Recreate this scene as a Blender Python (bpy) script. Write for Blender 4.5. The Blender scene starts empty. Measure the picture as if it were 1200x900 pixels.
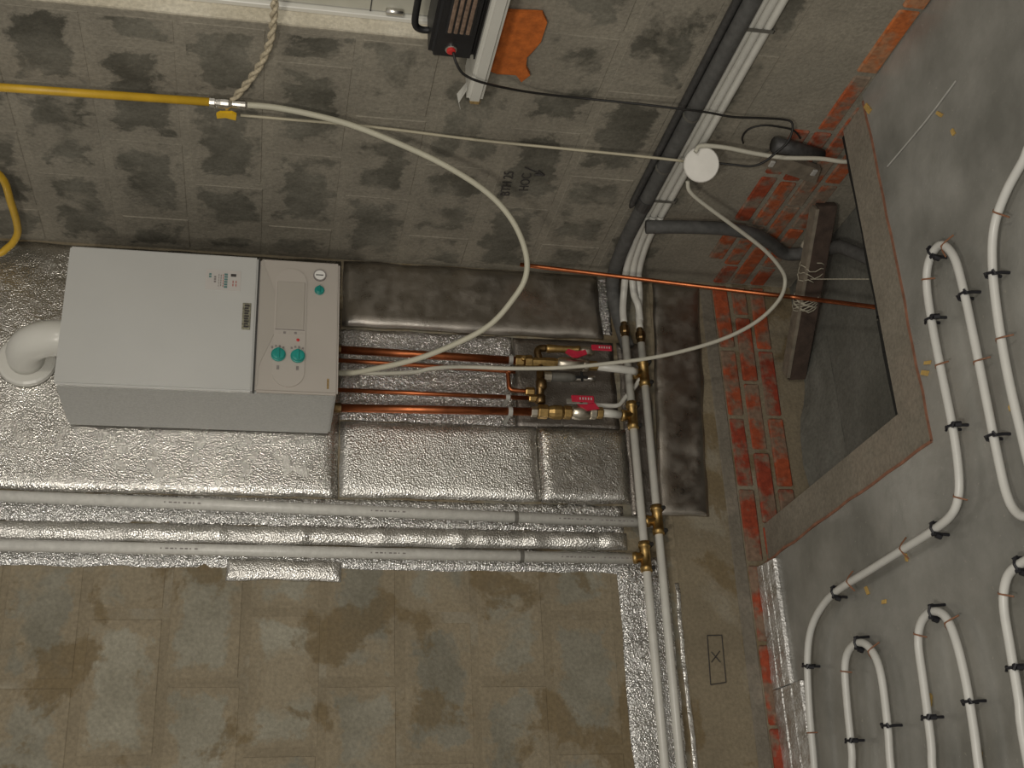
import bpy, bmesh, math, random
from mathutils import Vector, Matrix, noise
random.seed(7)
S = bpy.context.scene
COL = S.collection
PI = math.pi

# ------------------------------------------------------------------ camera
# The photograph was taken with the camera turned on its side: world "down" is to the right of the frame.
CAM_POS = (-2.155, -3.64, 1.63)
right = Vector((-0.0440031, -0.1971166, -0.979392))
down = Vector((-0.9078427, 0.4170843, -0.0431557))
fwd = Vector((0.4169957, 0.8872349, -0.1973039))
cd = bpy.data.cameras.new('camera')
cd.sensor_width = 36.0
cd.lens = 36.0 * 1420.69 / 1200.0
cd.clip_start = 0.05
cam = bpy.data.objects.new('camera', cd)
COL.objects.link(cam)
m3 = Matrix((right, -down, -fwd)).transposed()
cam.matrix_world = Matrix.Translation(CAM_POS) @ m3.to_4x4()
S.camera = cam

# ------------------------------------------------------------------ world, lamps, exposure
w = bpy.data.worlds.new('room_ambience')
S.world = w
w.use_nodes = True
bgn = w.node_tree.nodes['Background']
bgn.inputs[0].default_value = (1.0, 0.95, 0.86, 1)
bgn.inputs[1].default_value = 0.26

def lamp(name, loc, target, energy, size, color=(1, 0.93, 0.82)):
    ld = bpy.data.lights.new(name, 'AREA')
    ld.shape = 'DISK'; ld.size = size; ld.energy = energy; ld.color = color
    o = bpy.data.objects.new(name, ld); COL.objects.link(o)
    o.location = loc
    o.rotation_euler = (Vector(target) - Vector(loc)).to_track_quat('-Z', 'Y').to_euler()
    return o
lamp('work_lamp', (-2.75, -3.5, 2.45), (-0.6, -0.3, 0.8), 27, 0.35)
lamp('foil_fill_lamp', (-0.75, -4.3, 2.35), (-0.4, 0, 1.1), 17, 0.25)  # unseen extra lamp, added to brighten the foil
lamp('flash_lamp', (-2.10, -3.72, 1.72), (-0.6, 0, 1.0), 9, 0.06, (1, 0.98, 0.94))
S.view_settings.view_transform = 'Standard'
S.view_settings.look = 'None'
S.view_settings.gamma = 1
S.view_settings.use_curve_mapping = False
S.view_settings.exposure = 0.22

# ------------------------------------------------------------------ materials
MATS = {}
def nodes(name):
    m = bpy.data.materials.new(name); m.use_nodes = True
    nt = m.node_tree
    return m, nt, nt.nodes['Principled BSDF']
def tnoise(nt, vec, scale, detail=4, rough=0.55, dist=0.0):
    n = nt.nodes.new('ShaderNodeTexNoise')
    n.inputs['Scale'].default_value = scale; n.inputs['Detail'].default_value = detail
    n.inputs['Roughness'].default_value = rough; n.inputs['Distortion'].default_value = dist
    nt.links.new(vec, n.inputs['Vector'])
    return n.outputs['Fac']
def ramp(nt, fac, stops):
    r = nt.nodes.new('ShaderNodeValToRGB')
    e = r.color_ramp.elements
    while len(e) < len(stops): e.new(0.5)
    for k, (p, c) in enumerate(stops):
        e[k].position = p
        e[k].color = (c, c, c, 1) if isinstance(c, (int, float)) else (*c, 1)
    nt.links.new(fac, r.inputs['Fac'])
    return r.outputs['Color']
def mixc(nt, fac, a, b, mode='MIX'):
    n = nt.nodes.new('ShaderNodeMix'); n.data_type = 'RGBA'; n.blend_type = mode
    for s, v in ((0, fac), (6, a), (7, b)):
        if isinstance(v, (int, float)): n.inputs[s].default_value = v
        elif isinstance(v, tuple): n.inputs[s].default_value = (*v, 1)
        else: nt.links.new(v, n.inputs[s])
    return n.outputs[2]
def bump(nt, bsdf, h, strength, dist=0.01, prev=None):
    b = nt.nodes.new('ShaderNodeBump')
    b.inputs['Strength'].default_value = strength; b.inputs['Distance'].default_value = dist
    nt.links.new(h, b.inputs['Height'])
    if prev: nt.links.new(prev, b.inputs['Normal'])
    nt.links.new(b.outputs['Normal'], bsdf.inputs['Normal'])
    return b.outputs['Normal']
def gpos(nt): return nt.nodes.new('ShaderNodeNewGeometry').outputs['Position']
def opos(nt): return nt.nodes.new('ShaderNodeTexCoord').outputs['Object']

def simple(name, col, rough=0.5, metal=0.0, var=0.12, vscale=30, bmp=0.0, coat=0.0):
    m, nt, b = nodes(name)
    p = opos(nt)
    f = tnoise(nt, p, vscale, 4)
    c = ramp(nt, f, [(0.3, tuple(x * (1 - var) for x in col)), (0.7, tuple(min(1, x * (1 + var)) for x in col))])
    nt.links.new(c, b.inputs['Base Color'])
    b.inputs['Roughness'].default_value = rough; b.inputs['Metallic'].default_value = metal
    b.inputs['Coat Weight'].default_value = coat
    if bmp: bump(nt, b, tnoise(nt, p, vscale * 4, 3), bmp, 0.003)
    MATS[name] = m
    return m

def blockmat(name, dark, light, mortar, smear, stain=None, along=None):
    m, nt, b = nodes(name)
    p = gpos(nt)
    oi = nt.nodes.new('ShaderNodeObjectInfo').outputs['Random']
    base = mixc(nt, ramp(nt, tnoise(nt, p, 5, 6, 0.62), [(0.36, 0.0), (0.66, 1.0)]), dark, light)
    shade = ramp(nt, oi, [(0.0, 0.80), (1.0, 1.12)])
    base = mixc(nt, 1.0, base, shade, 'MULTIPLY')
    mortar2 = mixc(nt, ramp(nt, tnoise(nt, p, 5, 6, 0.62), [(0.36, 0.0), (0.66, 1.0)]), tuple(x * 0.84 for x in mortar), tuple(x * 1.03 for x in mortar))
    sm = ramp(nt, tnoise(nt, p, 3.1, 7, 0.6, 0.4), [(smear, 0.0), (smear + 0.07, 0.85)])
    base = mixc(nt, sm, base, mortar)
    if along is not None:      # mortar smeared irregularly over the arrises of each block
        sep = nt.nodes.new('ShaderNodeSeparateXYZ')
        nt.links.new(nt.nodes.new('ShaderNodeTexCoord').outputs['Generated'], sep.inputs[0])
        def M(op, a, b=None):
            n = nt.nodes.new('ShaderNodeMath'); n.operation = op
            for i, v in enumerate((a, b)):
                if v is None: continue
                if isinstance(v, (int, float)): n.inputs[i].default_value = v
                else: nt.links.new(v, n.inputs[i])
            return n.outputs[0]
        dl = M('MULTIPLY', M('SUBTRACT', 0.5, M('ABSOLUTE', M('SUBTRACT', sep.outputs[along], 0.5))), 0.385)
        dz = M('MULTIPLY', M('SUBTRACT', 0.5, M('ABSOLUTE', M('SUBTRACT', sep.outputs[2], 0.5))), 0.205)
        dist = M('MINIMUM', dl, dz)
        nz = tnoise(nt, p, 11, 6, 0.65, 0.3)
        edge = M('SUBTRACT', M('MULTIPLY', M('SUBTRACT', nz, 0.36), 0.24), dist)
        base = mixc(nt, ramp(nt, M('ADD', M('MULTIPLY', edge, 22.0), 0.5), [(0.25, 0.0), (0.75, 0.95)]), base, mortar2)
    if stain:
        st = ramp(nt, tnoise(nt, p, 3.4, 8, 0.62, 0.25), [(0.54, 0.0), (0.58, 0.7)])
        base = mixc(nt, st, base, stain)
    grain = ramp(nt, tnoise(nt, p, 90, 3), [(0.3, 0.82), (0.7, 1.12)])
    base = mixc(nt, 1.0, base, grain, 'MULTIPLY')
    nt.links.new(base, b.inputs['Base Color'])
    b.inputs['Roughness'].default_value = 0.93
    n1 = bump(nt, b, tnoise(nt, p, 14, 6, 0.65), 0.5, 0.012)
    bump(nt, b, tnoise(nt, p, 120, 3), 0.35, 0.003, n1)
    MATS[name] = m
    return m

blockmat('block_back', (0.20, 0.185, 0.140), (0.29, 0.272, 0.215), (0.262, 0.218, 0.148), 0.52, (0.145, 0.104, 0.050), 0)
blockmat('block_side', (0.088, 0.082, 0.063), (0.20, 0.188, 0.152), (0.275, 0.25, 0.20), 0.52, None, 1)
blockmat('mortar_back', (0.220, 0.183, 0.124), (0.270, 0.225, 0.152), (0.27, 0.24, 0.18), 0.55, (0.16, 0.115, 0.055))
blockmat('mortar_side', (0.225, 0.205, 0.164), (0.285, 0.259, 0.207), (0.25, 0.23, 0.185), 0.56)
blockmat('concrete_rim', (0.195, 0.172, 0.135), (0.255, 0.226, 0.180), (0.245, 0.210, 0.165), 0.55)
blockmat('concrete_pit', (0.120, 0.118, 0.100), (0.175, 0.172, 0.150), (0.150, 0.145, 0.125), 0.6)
blockmat('plaster', (0.55, 0.50, 0.39), (0.74, 0.69, 0.57), (0.62, 0.57, 0.46), 0.6)

def brickmat(name, c1, c2, mort):
    m, nt, b = nodes(name)
    p = gpos(nt)
    oi = nt.nodes.new('ShaderNodeObjectInfo').outputs['Random']
    c = mixc(nt, oi, c1, c2)
    c = mixc(nt, ramp(nt, tnoise(nt, p, 9, 6, 0.65), [(0.45, 0.0), (0.56, 0.9)]), c, mort)
    c = mixc(nt, 1.0, c, ramp(nt, tnoise(nt, p, 60, 4), [(0.3, 0.7), (0.7, 1.2)]), 'MULTIPLY')
    nt.links.new(c, b.inputs['Base Color']); b.inputs['Roughness'].default_value = 0.9
    bump(nt, b, tnoise(nt, p, 45, 5), 0.5, 0.006)
    MATS[name] = m
brickmat('brick_red', (0.27, 0.040, 0.018), (0.36, 0.075, 0.025), (0.20, 0.15, 0.105))
brickmat('brick_orange', (0.44, 0.115, 0.026), (0.52, 0.165, 0.045), (0.36, 0.19, 0.10))
brickmat('brick_pit', (0.30, 0.055, 0.020), (0.38, 0.095, 0.030), (0.21, 0.18, 0.135))

def foilmat(name, rough, crink, cs, bub, base=(0.78, 0.76, 0.73), bs=220):
    m, nt, b = nodes(name)
    p = gpos(nt)
    b.inputs['Metallic'].default_value = 1.0
    c = ramp(nt, tnoise(nt, p, 8, 4), [(0.3, tuple(x * 0.8 for x in base)), (0.7, base)])
    nt.links.new(c, b.inputs['Base Color'])
    r = ramp(nt, tnoise(nt, p, 22, 4), [(0.3, rough * 0.7), (0.7, rough * 1.35)])
    nt.links.new(r, b.inputs['Roughness'])
    n1 = bump(nt, b, tnoise(nt, p, cs, 5, 0.6, 0.6), crink, 0.02)
    if bub:
        v = nt.nodes.new('ShaderNodeTexVoronoi'); v.inputs['Scale'].default_value = bs
        nt.links.new(p, v.inputs['Vector'])
        bump(nt, b, v.outputs['Distance'], bub, 0.003, n1)
    MATS[name] = m
foilmat('foil_sheet', 0.24, 0.16, 22, 0.42, (0.72, 0.70, 0.66), 200)
foilmat('foil_crinkled', 0.18, 0.60, 60, 0.8, (0.76, 0.74, 0.72), 170)
foilmat('foil_bright', 0.36, 0.14, 24, 0.6, (0.86, 0.84, 0.80), 190)
foilmat('foil_edge', 0.55, 0.30, 30, 0.9, (0.84, 0.83, 0.81), 120)
foilmat('foil_dull', 0.42, 0.15, 8, 0.3, (0.36, 0.33, 0.30))
foilmat('foil_strip', 0.24, 0.45, 40, 0.8, (0.76, 0.75, 0.73), 180)
foilmat('foil_grey', 0.36, 0.05, 4, 0.12, (0.50, 0.46, 0.41), 260)

def filmfloor():
    m, nt, b = nodes('floor_film')
    p = gpos(nt)
    c = mixc(nt, ramp(nt, tnoise(nt, p, 2.6, 6, 0.6), [(0.35, 0.0), (0.68, 1.0)]), (0.180, 0.178, 0.160), (0.345, 0.338, 0.310))
    c = mixc(nt, ramp(nt, tnoise(nt, p, 70, 3), [(0.66, 0.0), (0.76, 0.5)]), c, (0.42, 0.40, 0.34))
    nt.links.new(c, b.inputs['Base Color'])
    nt.links.new(ramp(nt, tnoise(nt, p, 6, 4), [(0.3, 0.14), (0.7, 0.28)]), b.inputs['Roughness'])
    b.inputs['Specular IOR Level'].default_value = 0.6
    n1 = bump(nt, b, tnoise(nt, p, 5, 5, 0.6, 0.5), 0.16, 0.02)
    bump(nt, b, tnoise(nt, p, 40, 4), 0.08, 0.006, n1)
    MATS['floor_film'] = m
filmfloor()

simple('white_enamel', (0.50, 0.50, 0.48), 0.24, 0, 0.03, 3, 0, 0.4)
simple('boiler_side', (0.47, 0.47, 0.45), 0.45, 0, 0.12, 160, 0.3)
simple('panel_beige', (0.42, 0.385, 0.345), 0.42, 0, 0.03, 4)
simple('panel_relief', (0.43, 0.395, 0.355), 0.40, 0, 0.02, 4)
simple('panel_door', (0.385, 0.355, 0.315), 0.38, 0, 0.02, 4)
simple('teal_plastic', (0.012, 0.25, 0.215), 0.3, 0, 0.15, 30)
simple('red_plastic', (0.50, 0.025, 0.022), 0.35, 0, 0.1, 30)
simple('red_lever', (0.46, 0.018, 0.045), 0.4, 0, 0.12, 60)
simple('black_plastic', (0.008, 0.008, 0.009), 0.5, 0, 0.2, 40)
simple('black_rubber', (0.012, 0.011, 0.010), 0.6, 0, 0.2, 40)
simple('grey_foam', (0.085, 0.084, 0.080), 0.75, 0, 0.2, 50, 0.3)
simple('dark_foam', (0.045, 0.044, 0.043), 0.5, 0, 0.25, 50, 0.3)
simple('white_plastic', (0.56, 0.55, 0.50), 0.36, 0, 0.05, 20)
simple('white_pipe', (0.60, 0.59, 0.54), 0.34, 0, 0.06, 20)
simple('pipe_sleeve', (0.60, 0.59, 0.55), 0.30, 0, 0.10, 60, 0.25)
simple('floor_pipe', (0.62, 0.615, 0.58), 0.35, 0, 0.04, 20)
simple('hose_cream', (0.50, 0.48, 0.38), 0.45, 0, 0.05, 20)
simple('cable_cream', (0.46, 0.42, 0.31), 0.5, 0, 0.06, 30)
simple('cable_white', (0.52, 0.50, 0.42), 0.5, 0, 0.05, 30)
simple('junction_white', (0.74, 0.72, 0.67), 0.45, 0, 0.04, 30)
simple('rope_fibre', (0.44, 0.38, 0.27), 0.9, 0, 0.3, 120, 0.4)
simple('string_fibre', (0.40, 0.37, 0.29), 0.9, 0, 0.2, 120)
simple('yellow_paint', (0.56, 0.34, 0.022), 0.4, 0, 0.12, 18)
simple('yellow_lever', (0.72, 0.44, 0.012), 0.45, 0, 0.1, 30)
simple('copper', (0.42, 0.135, 0.055), 0.38, 1.0, 0.22, 25)
simple('brass', (0.42, 0.28, 0.11), 0.42, 1.0, 0.25, 60)
simple('brass_dark', (0.20, 0.13, 0.06), 0.38, 1.0, 0.3, 60)
simple('nickel', (0.58, 0.53, 0.44), 0.32, 1.0, 0.2, 60)
simple('steel', (0.62, 0.60, 0.56), 0.3, 1.0, 0.15, 60)
simple('grey_clip', (0.40, 0.39, 0.36), 0.5, 0, 0.1, 40)
simple('dark_clip', (0.12, 0.115, 0.10), 0.6, 0, 0.15, 40)
simple('tie_rust', (0.23, 0.105, 0.055), 0.7, 0, 0.25, 80)
simple('clip_black', (0.010, 0.010, 0.014), 0.5, 0, 0.2, 40)
simple('pvc_white', (0.64, 0.63, 0.58), 0.3, 0, 0.03, 5)
simple('pvc_shaded', (0.46, 0.45, 0.38), 0.28, 0, 0.10, 9)  # white PVC of the frame, with its shade put into the colour
simple('sill_white', (0.56, 0.55, 0.50), 0.35, 0, 0.04, 8)
simple('chipboard', (0.28, 0.19, 0.075), 0.9, 0, 0.3, 90, 0.4)
simple('foam_orange', (0.52, 0.135, 0.022), 0.9, 0, 0.25, 40, 0.6)
simple('wood_grey', (0.20, 0.17, 0.13), 0.85, 0, 0.25, 30, 0.4)
simple('wood_dark', (0.060, 0.040, 0.030), 0.9, 0, 0.3, 30, 0.4)
simple('chip_yellow', (0.50, 0.33, 0.10), 0.8, 0, 0.2, 60)
simple('paper_label', (0.49, 0.465, 0.44), 0.5, 0, 0.03, 30)
simple('ink_dark', (0.045, 0.04, 0.038), 0.8, 0, 0.2, 90)
simple('ink_grey', (0.22, 0.20, 0.19), 0.8, 0, 0.2, 90)
simple('ink_red', (0.40, 0.12, 0.10), 0.8, 0, 0.2, 90)
simple('ink_green', (0.10, 0.20, 0.19), 0.8, 0, 0.2, 90)
simple('badge_metal', (0.30, 0.29, 0.22), 0.35, 0.6, 0.5, 160)
simple('gauge_face', (0.74, 0.73, 0.70), 0.3, 0, 0.03, 30)
simple('film_edge', (0.25, 0.115, 0.07), 0.7, 0, 0.3, 30)
simple('shade_black', (0.010, 0.010, 0.009), 0.7, 0, 0.2, 30)
simple('seam_dark', (0.05, 0.048, 0.045), 0.8, 0, 0.2, 40)
simple('vent_bronze', (0.24, 0.165, 0.12), 0.45, 0.3, 0.4, 80)
simple('scratch', (0.42, 0.41, 0.38), 0.7, 0, 0.1, 40)
simple('tape_white', (0.55, 0.54, 0.52), 0.25, 0, 0.25, 50, 0.4)
def glassmat():
    m, nt, b = nodes('window_glass')
    b.inputs['Base Color'].default_value = (0.8, 0.83, 0.82, 1)
    b.inputs['Roughness'].default_value = 0.03
    b.inputs['Transmission Weight'].default_value = 1.0
    MATS['window_glass'] = m
glassmat()

# ------------------------------------------------------------------ mesh helpers
def obj(name, bm, mat, parent=None, smooth=False, loc=None):
    me = bpy.data.meshes.new(name)
    bmesh.ops.recalc_face_normals(bm, faces=bm.faces)
    bm.to_mesh(me); bm.free()
    if smooth:
        for p in me.polygons: p.use_smooth = True
    me.materials.append(MATS[mat])
    o = bpy.data.objects.new(name, me); COL.objects.link(o)
    if loc is not None:                         # origin at loc, mesh given in world coordinates
        me.transform(Matrix.Translation(-Vector(loc))); o.location = loc
    if parent: put(o, parent)
    return o
def put(o, parent):
    o.parent = parent
    o.matrix_parent_inverse = Matrix.Translation(-Vector(parent.location)) if parent.parent is None else \
        Matrix.Translation(-Vector(parent.location))
def tag(o, label, cat, group=None):
    o['label'] = label; o['category'] = cat
    if group: o['group'] = group
    return o
def struct(o): o['kind'] = 'structure'; return o
def thing(name, loc, label, cat, group=None):
    o = bpy.data.objects.new(name, None); COL.objects.link(o); o.location = loc
    o.empty_display_size = 0.05
    return tag(o, label, cat, group)

def box(bm, x0, x1, y0, y1, z0, z1, bev=0.0, seg=1):
    b2 = bmesh.new()
    bmesh.ops.create_cube(b2, size=1)
    for v in b2.verts:
        v.co = Vector(((x0 + x1) / 2 + v.co.x * (x1 - x0), (y0 + y1) / 2 + v.co.y * (y1 - y0), (z0 + z1) / 2 + v.co.z * (z1 - z0)))
    if bev: bmesh.ops.bevel(b2, geom=b2.edges[:], offset=bev, segments=seg, affect='EDGES')
    join(bm, b2)
    return bm
def join(bm, b2):
    me = bpy.data.meshes.new('tmp'); b2.to_mesh(me); b2.free(); bm.from_mesh(me); bpy.data.meshes.remove(me)
def B(*a, **k): return box(bmesh.new(), *a, **k)
def frame_at(t, prev=None):
    t = t.normalized()
    if prev is None:
        a = Vector((0, 0, 1)) if abs(t.z) < 0.9 else Vector((1, 0, 0))
        u = t.cross(a).normalized()
    else:
        u = (prev - t * prev.dot(t)).normalized()
    return u, t.cross(u)
def smooth_path(pts, n=6):
    P = [Vector(p) for p in pts]
    if len(P) < 3: return P
    out = []
    for i in range(len(P) - 1):
        p0 = P[i - 1] if i else P[0] * 2 - P[1]
        p1, p2 = P[i], P[i + 1]
        p3 = P[i + 2] if i + 2 < len(P) else P[-1] * 2 - P[-2]
        for k in range(n):
            t = k / n
            out.append(0.5 * ((2 * p1) + (p2 - p0) * t + (2 * p0 - 5 * p1 + 4 * p2 - p3) * t * t + (3 * p1 - p0 - 3 * p2 + p3) * t ** 3))
    out.append(P[-1])
    return out
def tube(bm, pts, r, seg=10, sub=0, jitter=0.0):
    P = smooth_path(pts, sub) if sub else [Vector(p) for p in pts]
    u = None; rings = []
    for i, p in enumerate(P):
        t = (P[min(i + 1, len(P) - 1)] - P[max(i - 1, 0)])
        u, v = frame_at(t, u)
        rr = r[i] if isinstance(r, (list, tuple)) else r
        if jitter: rr *= 1 + jitter * noise.noise(p * 20)
        rings.append([bm.verts.new(p + (u * math.cos(2 * PI * k / seg) + v * math.sin(2 * PI * k / seg)) * rr) for k in range(seg)])
    for a, b in zip(rings, rings[1:]):
        for k in range(seg): bm.faces.new((a[k], a[(k + 1) % seg], b[(k + 1) % seg], b[k]))
    bm.faces.new(rings[0]); bm.faces.new(rings[-1])
    return bm
def T(pts, r, **k): return tube(bmesh.new(), pts, r, **k)
def profile(bm, p, d, prof, seg=12):
    """revolved profile [(distance along d, radius)] starting at p"""
    p = Vector(p); d = Vector(d).normalized()
    u, v = frame_at(d)
    rings = [[bm.verts.new(p + d * a + (u * math.cos(2 * PI * k / seg) + v * math.sin(2 * PI * k / seg)) * r) for k in range(seg)] for a, r in prof]
    for a, b in zip(rings, rings[1:]):
        for k in range(seg): bm.faces.new((a[k], a[(k + 1) % seg], b[(k + 1) % seg], b[k]))
    bm.faces.new(rings[0]); bm.faces.new(rings[-1])
    return bm
def PR(p, d, prof, seg=12): return profile(bmesh.new(), p, d, prof, seg)
def prism(pts, d):
    """polygon in 3D extruded by vector d"""
    bm = bmesh.new(); d = Vector(d)
    a = [bm.verts.new(Vector(p)) for p in pts]; b = [bm.verts.new(Vector(p) + d) for p in pts]
    bm.faces.new(a); bm.faces.new(b)
    n = len(a)
    for k in range(n): bm.faces.new((a[k], a[(k + 1) % n], b[(k + 1) % n], b[k]))
    return bm
def sheet(x0, x1, z0, z1, off, amp, freq, step=0.02, lip=0.0, edge=0.006, ridges=0, tilt=0.0, zshift=0.0, seed=0):
    """a sheet fixed to the back wall (y = 0) with real wrinkles; its rim returns to the wall"""
    bm = bmesh.new()
    nx = max(3, int(abs(x1 - x0) / step)); nz = max(3, int(abs(z1 - z0) / step))
    g = []
    for i in range(nx + 1):
        row = []
        for j in range(nz + 1):
            fx, fz = i / nx, j / nz
            x = x0 + (x1 - x0) * fx
            z = z0 + (z1 - z0) * fz + zshift * (1 - fx)
            n = noise.noise(Vector((x * freq, seed * 3.1, z * freq))) + 0.5 * noise.noise(Vector((x * freq * 2.3, seed + 5, z * freq * 2.3)))
            d = off + amp * n
            if ridges: d += 0.35 * off * max(0, math.sin(fz * ridges * PI)) ** 6
            if lip:
                e = min(fx, 1 - fx) * abs(x1 - x0); e2 = min(fz, 1 - fz) * abs(z1 - z0)
                q = min(e, e2)
                d -= lip * math.exp(-(q / 0.012) ** 2)
            jx = edge * noise.noise(Vector((x * 9, z * 9, seed))) ; jz = edge * noise.noise(Vector((z * 9, x * 9, seed + 2)))
            row.append(bm.verts.new((x + (jx if i in (0, nx) else 0), -max(0.002, d), z + (jz if j in (0, nz) else 0))))
        g.append(row)
    for i in range(nx):
        for j in range(nz): bm.faces.new((g[i][j], g[i + 1][j], g[i + 1][j + 1], g[i][j + 1]))
    rim = [g[i][0] for i in range(nx + 1)] + [g[nx][j] for j in range(1, nz + 1)] + [g[i][nz] for i in range(nx - 1, -1, -1)] + [g[0][j] for j in range(nz - 1, 0, -1)]
    back = [bm.verts.new((v.co.x, -0.0005, v.co.z)) for v in rim]
    n = len(rim)
    for k in range(n): bm.faces.new((rim[k], rim[(k + 1) % n], back[(k + 1) % n], back[k]))
    bm.faces.new(back)
    return bm

# ------------------------------------------------------------------ the setting
Y_FAR, X_FAR, Z_TOP, PIT = -4.6, -3.9, 2.85, -0.25
# back wall (y = 0) and right wall (x = 0): mortar body with separate blocks and bricks
wb = struct(obj('wall_back', B(X_FAR, 0.30, 0.0, 0.30, PIT - 0.05, Z_TOP), 'mortar_back'))
bm = bmesh.new()
OY0, OY1, OZ0, OZ1 = -2.55, -1.15, 1.10, 2.45
box(bm, 0, 0.30, OY1, 0.0, PIT - 0.05, Z_TOP)
box(bm, 0, 0.30, Y_FAR, OY0, PIT - 0.05, Z_TOP)
box(bm, 0, 0.30, OY0, OY1, PIT - 0.05, OZ0)
box(bm, 0, 0.30, OY0, OY1, OZ1, Z_TOP)
wr = struct(obj('wall_right', bm, 'mortar_side'))
reveal = obj('reveal', B(0.003, 0.115, OY1 - 0.006, OY1 + 0.004, OZ0 + 0.045, OZ1), 'plaster', wr)

def unit_block(bev, sx, sy, sz):
    b2 = bmesh.new(); bmesh.ops.create_cube(b2, size=1)
    for v in b2.verts: v.co = Vector((v.co.x * sx, v.co.y * sy, v.co.z * sz))
    bmesh.ops.bevel(b2, geom=b2.edges[:], offset=bev, segments=1, affect='EDGES')
    me = bpy.data.meshes.new('block'); b2.to_mesh(me); b2.free()
    return me
BL, BH, BD = 0.385, 0.205, 0.05
def piece(name, me, mat, parent, loc, scale, rz=0.0, tilt=0.0):
    o = bpy.data.objects.new(name, me); COL.objects.link(o)
    o.location = loc; o.scale = scale; o.rotation_euler = (0, tilt, rz)
    put(o, parent)
    return o
me_back = unit_block(0.003, BL, BD, BH); me_back.materials.append(MATS['block_back'])
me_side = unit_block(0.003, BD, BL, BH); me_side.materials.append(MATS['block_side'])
PER, Z0 = 0.229, 0.517
k0 = -1
for k in range(k0, 10):
    zc = Z0 + PER * k + PER / 2
    h = BH
    if k == -1: zc += 0.0
    off = (0.21 if k % 2 else 0.0) + random.uniform(-0.03, 0.03)
    x = -0.02 - (0.2 if k % 2 else 0.0)
    first = True
    while x > -2.3:
        ln = BL
        if first and k % 2 == 0: ln = BL
        xa = x - ln
        p = random.uniform(0.0006, 0.0026)
        piece('block', me_back, None, wb, (xa + ln / 2, BD / 2 - p, zc + random.uniform(-0.004, 0.004)), (1, 1, 1), 0, random.uniform(-0.006, 0.006))
        x = xa - random.uniform(0.02, 0.032); first = False
    if k % 2:
        piece('block', me_back, None, wb, (-0.11, BD / 2 - 0.003, zc), (0.44, 1, 1))
for k in range(-1, 10):
    zc = Z0 + PER * k + PER / 2
    y = -0.015 - (0.0 if k % 2 else 0.2)
    while y > -3.2:
        ya = y - BL
        p = random.uniform(0.0006, 0.0026)
        s0, s1 = y, ya
        hit = zc + BH / 2 > OZ0 - 0.02 and zc - BH / 2 < OZ1
        if hit:
            if s1 < OY1 + 0.02 and s0 > OY0: s1 = OY1 + 0.02
        ln = s0 - s1
        if ln > 0.08 and not (hit and s0 <= OY1 + 0.05 and s0 > OY0):
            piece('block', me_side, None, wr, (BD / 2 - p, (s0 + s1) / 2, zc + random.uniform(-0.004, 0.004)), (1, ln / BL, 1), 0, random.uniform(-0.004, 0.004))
        y = ya - random.uniform(0.022, 0.034)
    if k % 2 == 0:
        piece('block', me_side, None, wr, (BD / 2 - 0.003, -0.105, zc), (1, 0.44, 1))

# bricks along the foot of both walls and down into the pit
def brick_mesh(nm, sx, sy, sz, mat):
    b2 = bmesh.new(); bmesh.ops.create_cube(b2, size=1)
    for v in b2.verts: v.co = Vector((v.co.x * sx, v.co.y * sy, v.co.z * sz))
    bmesh.ops.bevel(b2, geom=b2.edges[:], offset=0.005, segments=1, affect='EDGES')
    me = bpy.data.meshes.new(nm); b2.to_mesh(me); b2.free(); me.materials.append(MATS[mat])
    return me
bk_back = brick_mesh('brick', 0.25, 0.05, 0.056, 'brick_red')
bk_side = brick_mesh('brick', 0.05, 0.25, 0.054, 'brick_pit')
bk_or = brick_mesh('brick', 0.05, 0.25, 0.062, 'brick_orange')
for c in range(3):
    z = 0.027 - 0.0715 * c
    x = -0.012 - (0.13 if c % 2 else 0)
    end = -2.2 if c == 0 else -1.02
    while x > end:
        ln = 0.25
        piece('brick', bk_back, None, wb, (x - ln / 2, 0.025 - random.uniform(0.004, 0.011), z), (1, 1, 1), random.uniform(-0.01, 0.01), random.uniform(-0.01, 0.01))
        x -= ln + random.uniform(0.010, 0.016)
    if c % 2: piece('brick', bk_back, None, wb, (-0.07, 0.018, z), (0.45, 1, 1))
    y = -0.012 - (0 if c % 2 else 0.13)
    end = -3.0 if c == 0 else -1.02
    while y > end:
        ln = 0.25
        me = bk_or if (y < -0.95) else bk_side
        piece('brick', me, None, wr, (0.025 - random.uniform(0.004, 0.011), y - ln / 2, z + 0.006), (1, 1, 1), random.uniform(-0.01, 0.01), 0)
        y -= ln + random.uniform(0.010, 0.016)
    if c % 2 == 0: piece('brick', bk_side, None, wr, (0.018, -0.07, z), (1, 0.45, 1))
for c in (1,):   # an extra course above floor level where the plaster has come off the right wall
    for y, f in ((-0.24, 0.9), (-0.50, 1.0), (-0.76, 0.9)):
        if c == 2 and y < -0.6: continue
        piece('brick', bk_side, None, wr, (0.018, y - 0.05 * c, 0.033 + 0.0715 * c), (1, f, 1), random.uniform(-0.012, 0.012))
# mortar skim strip above the brick course on the back wall
obj('skim_band', B(-2.3, -0.03, -0.004, 0.01, 0.060, 0.105, 0.003), 'concrete_rim', wb)

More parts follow.
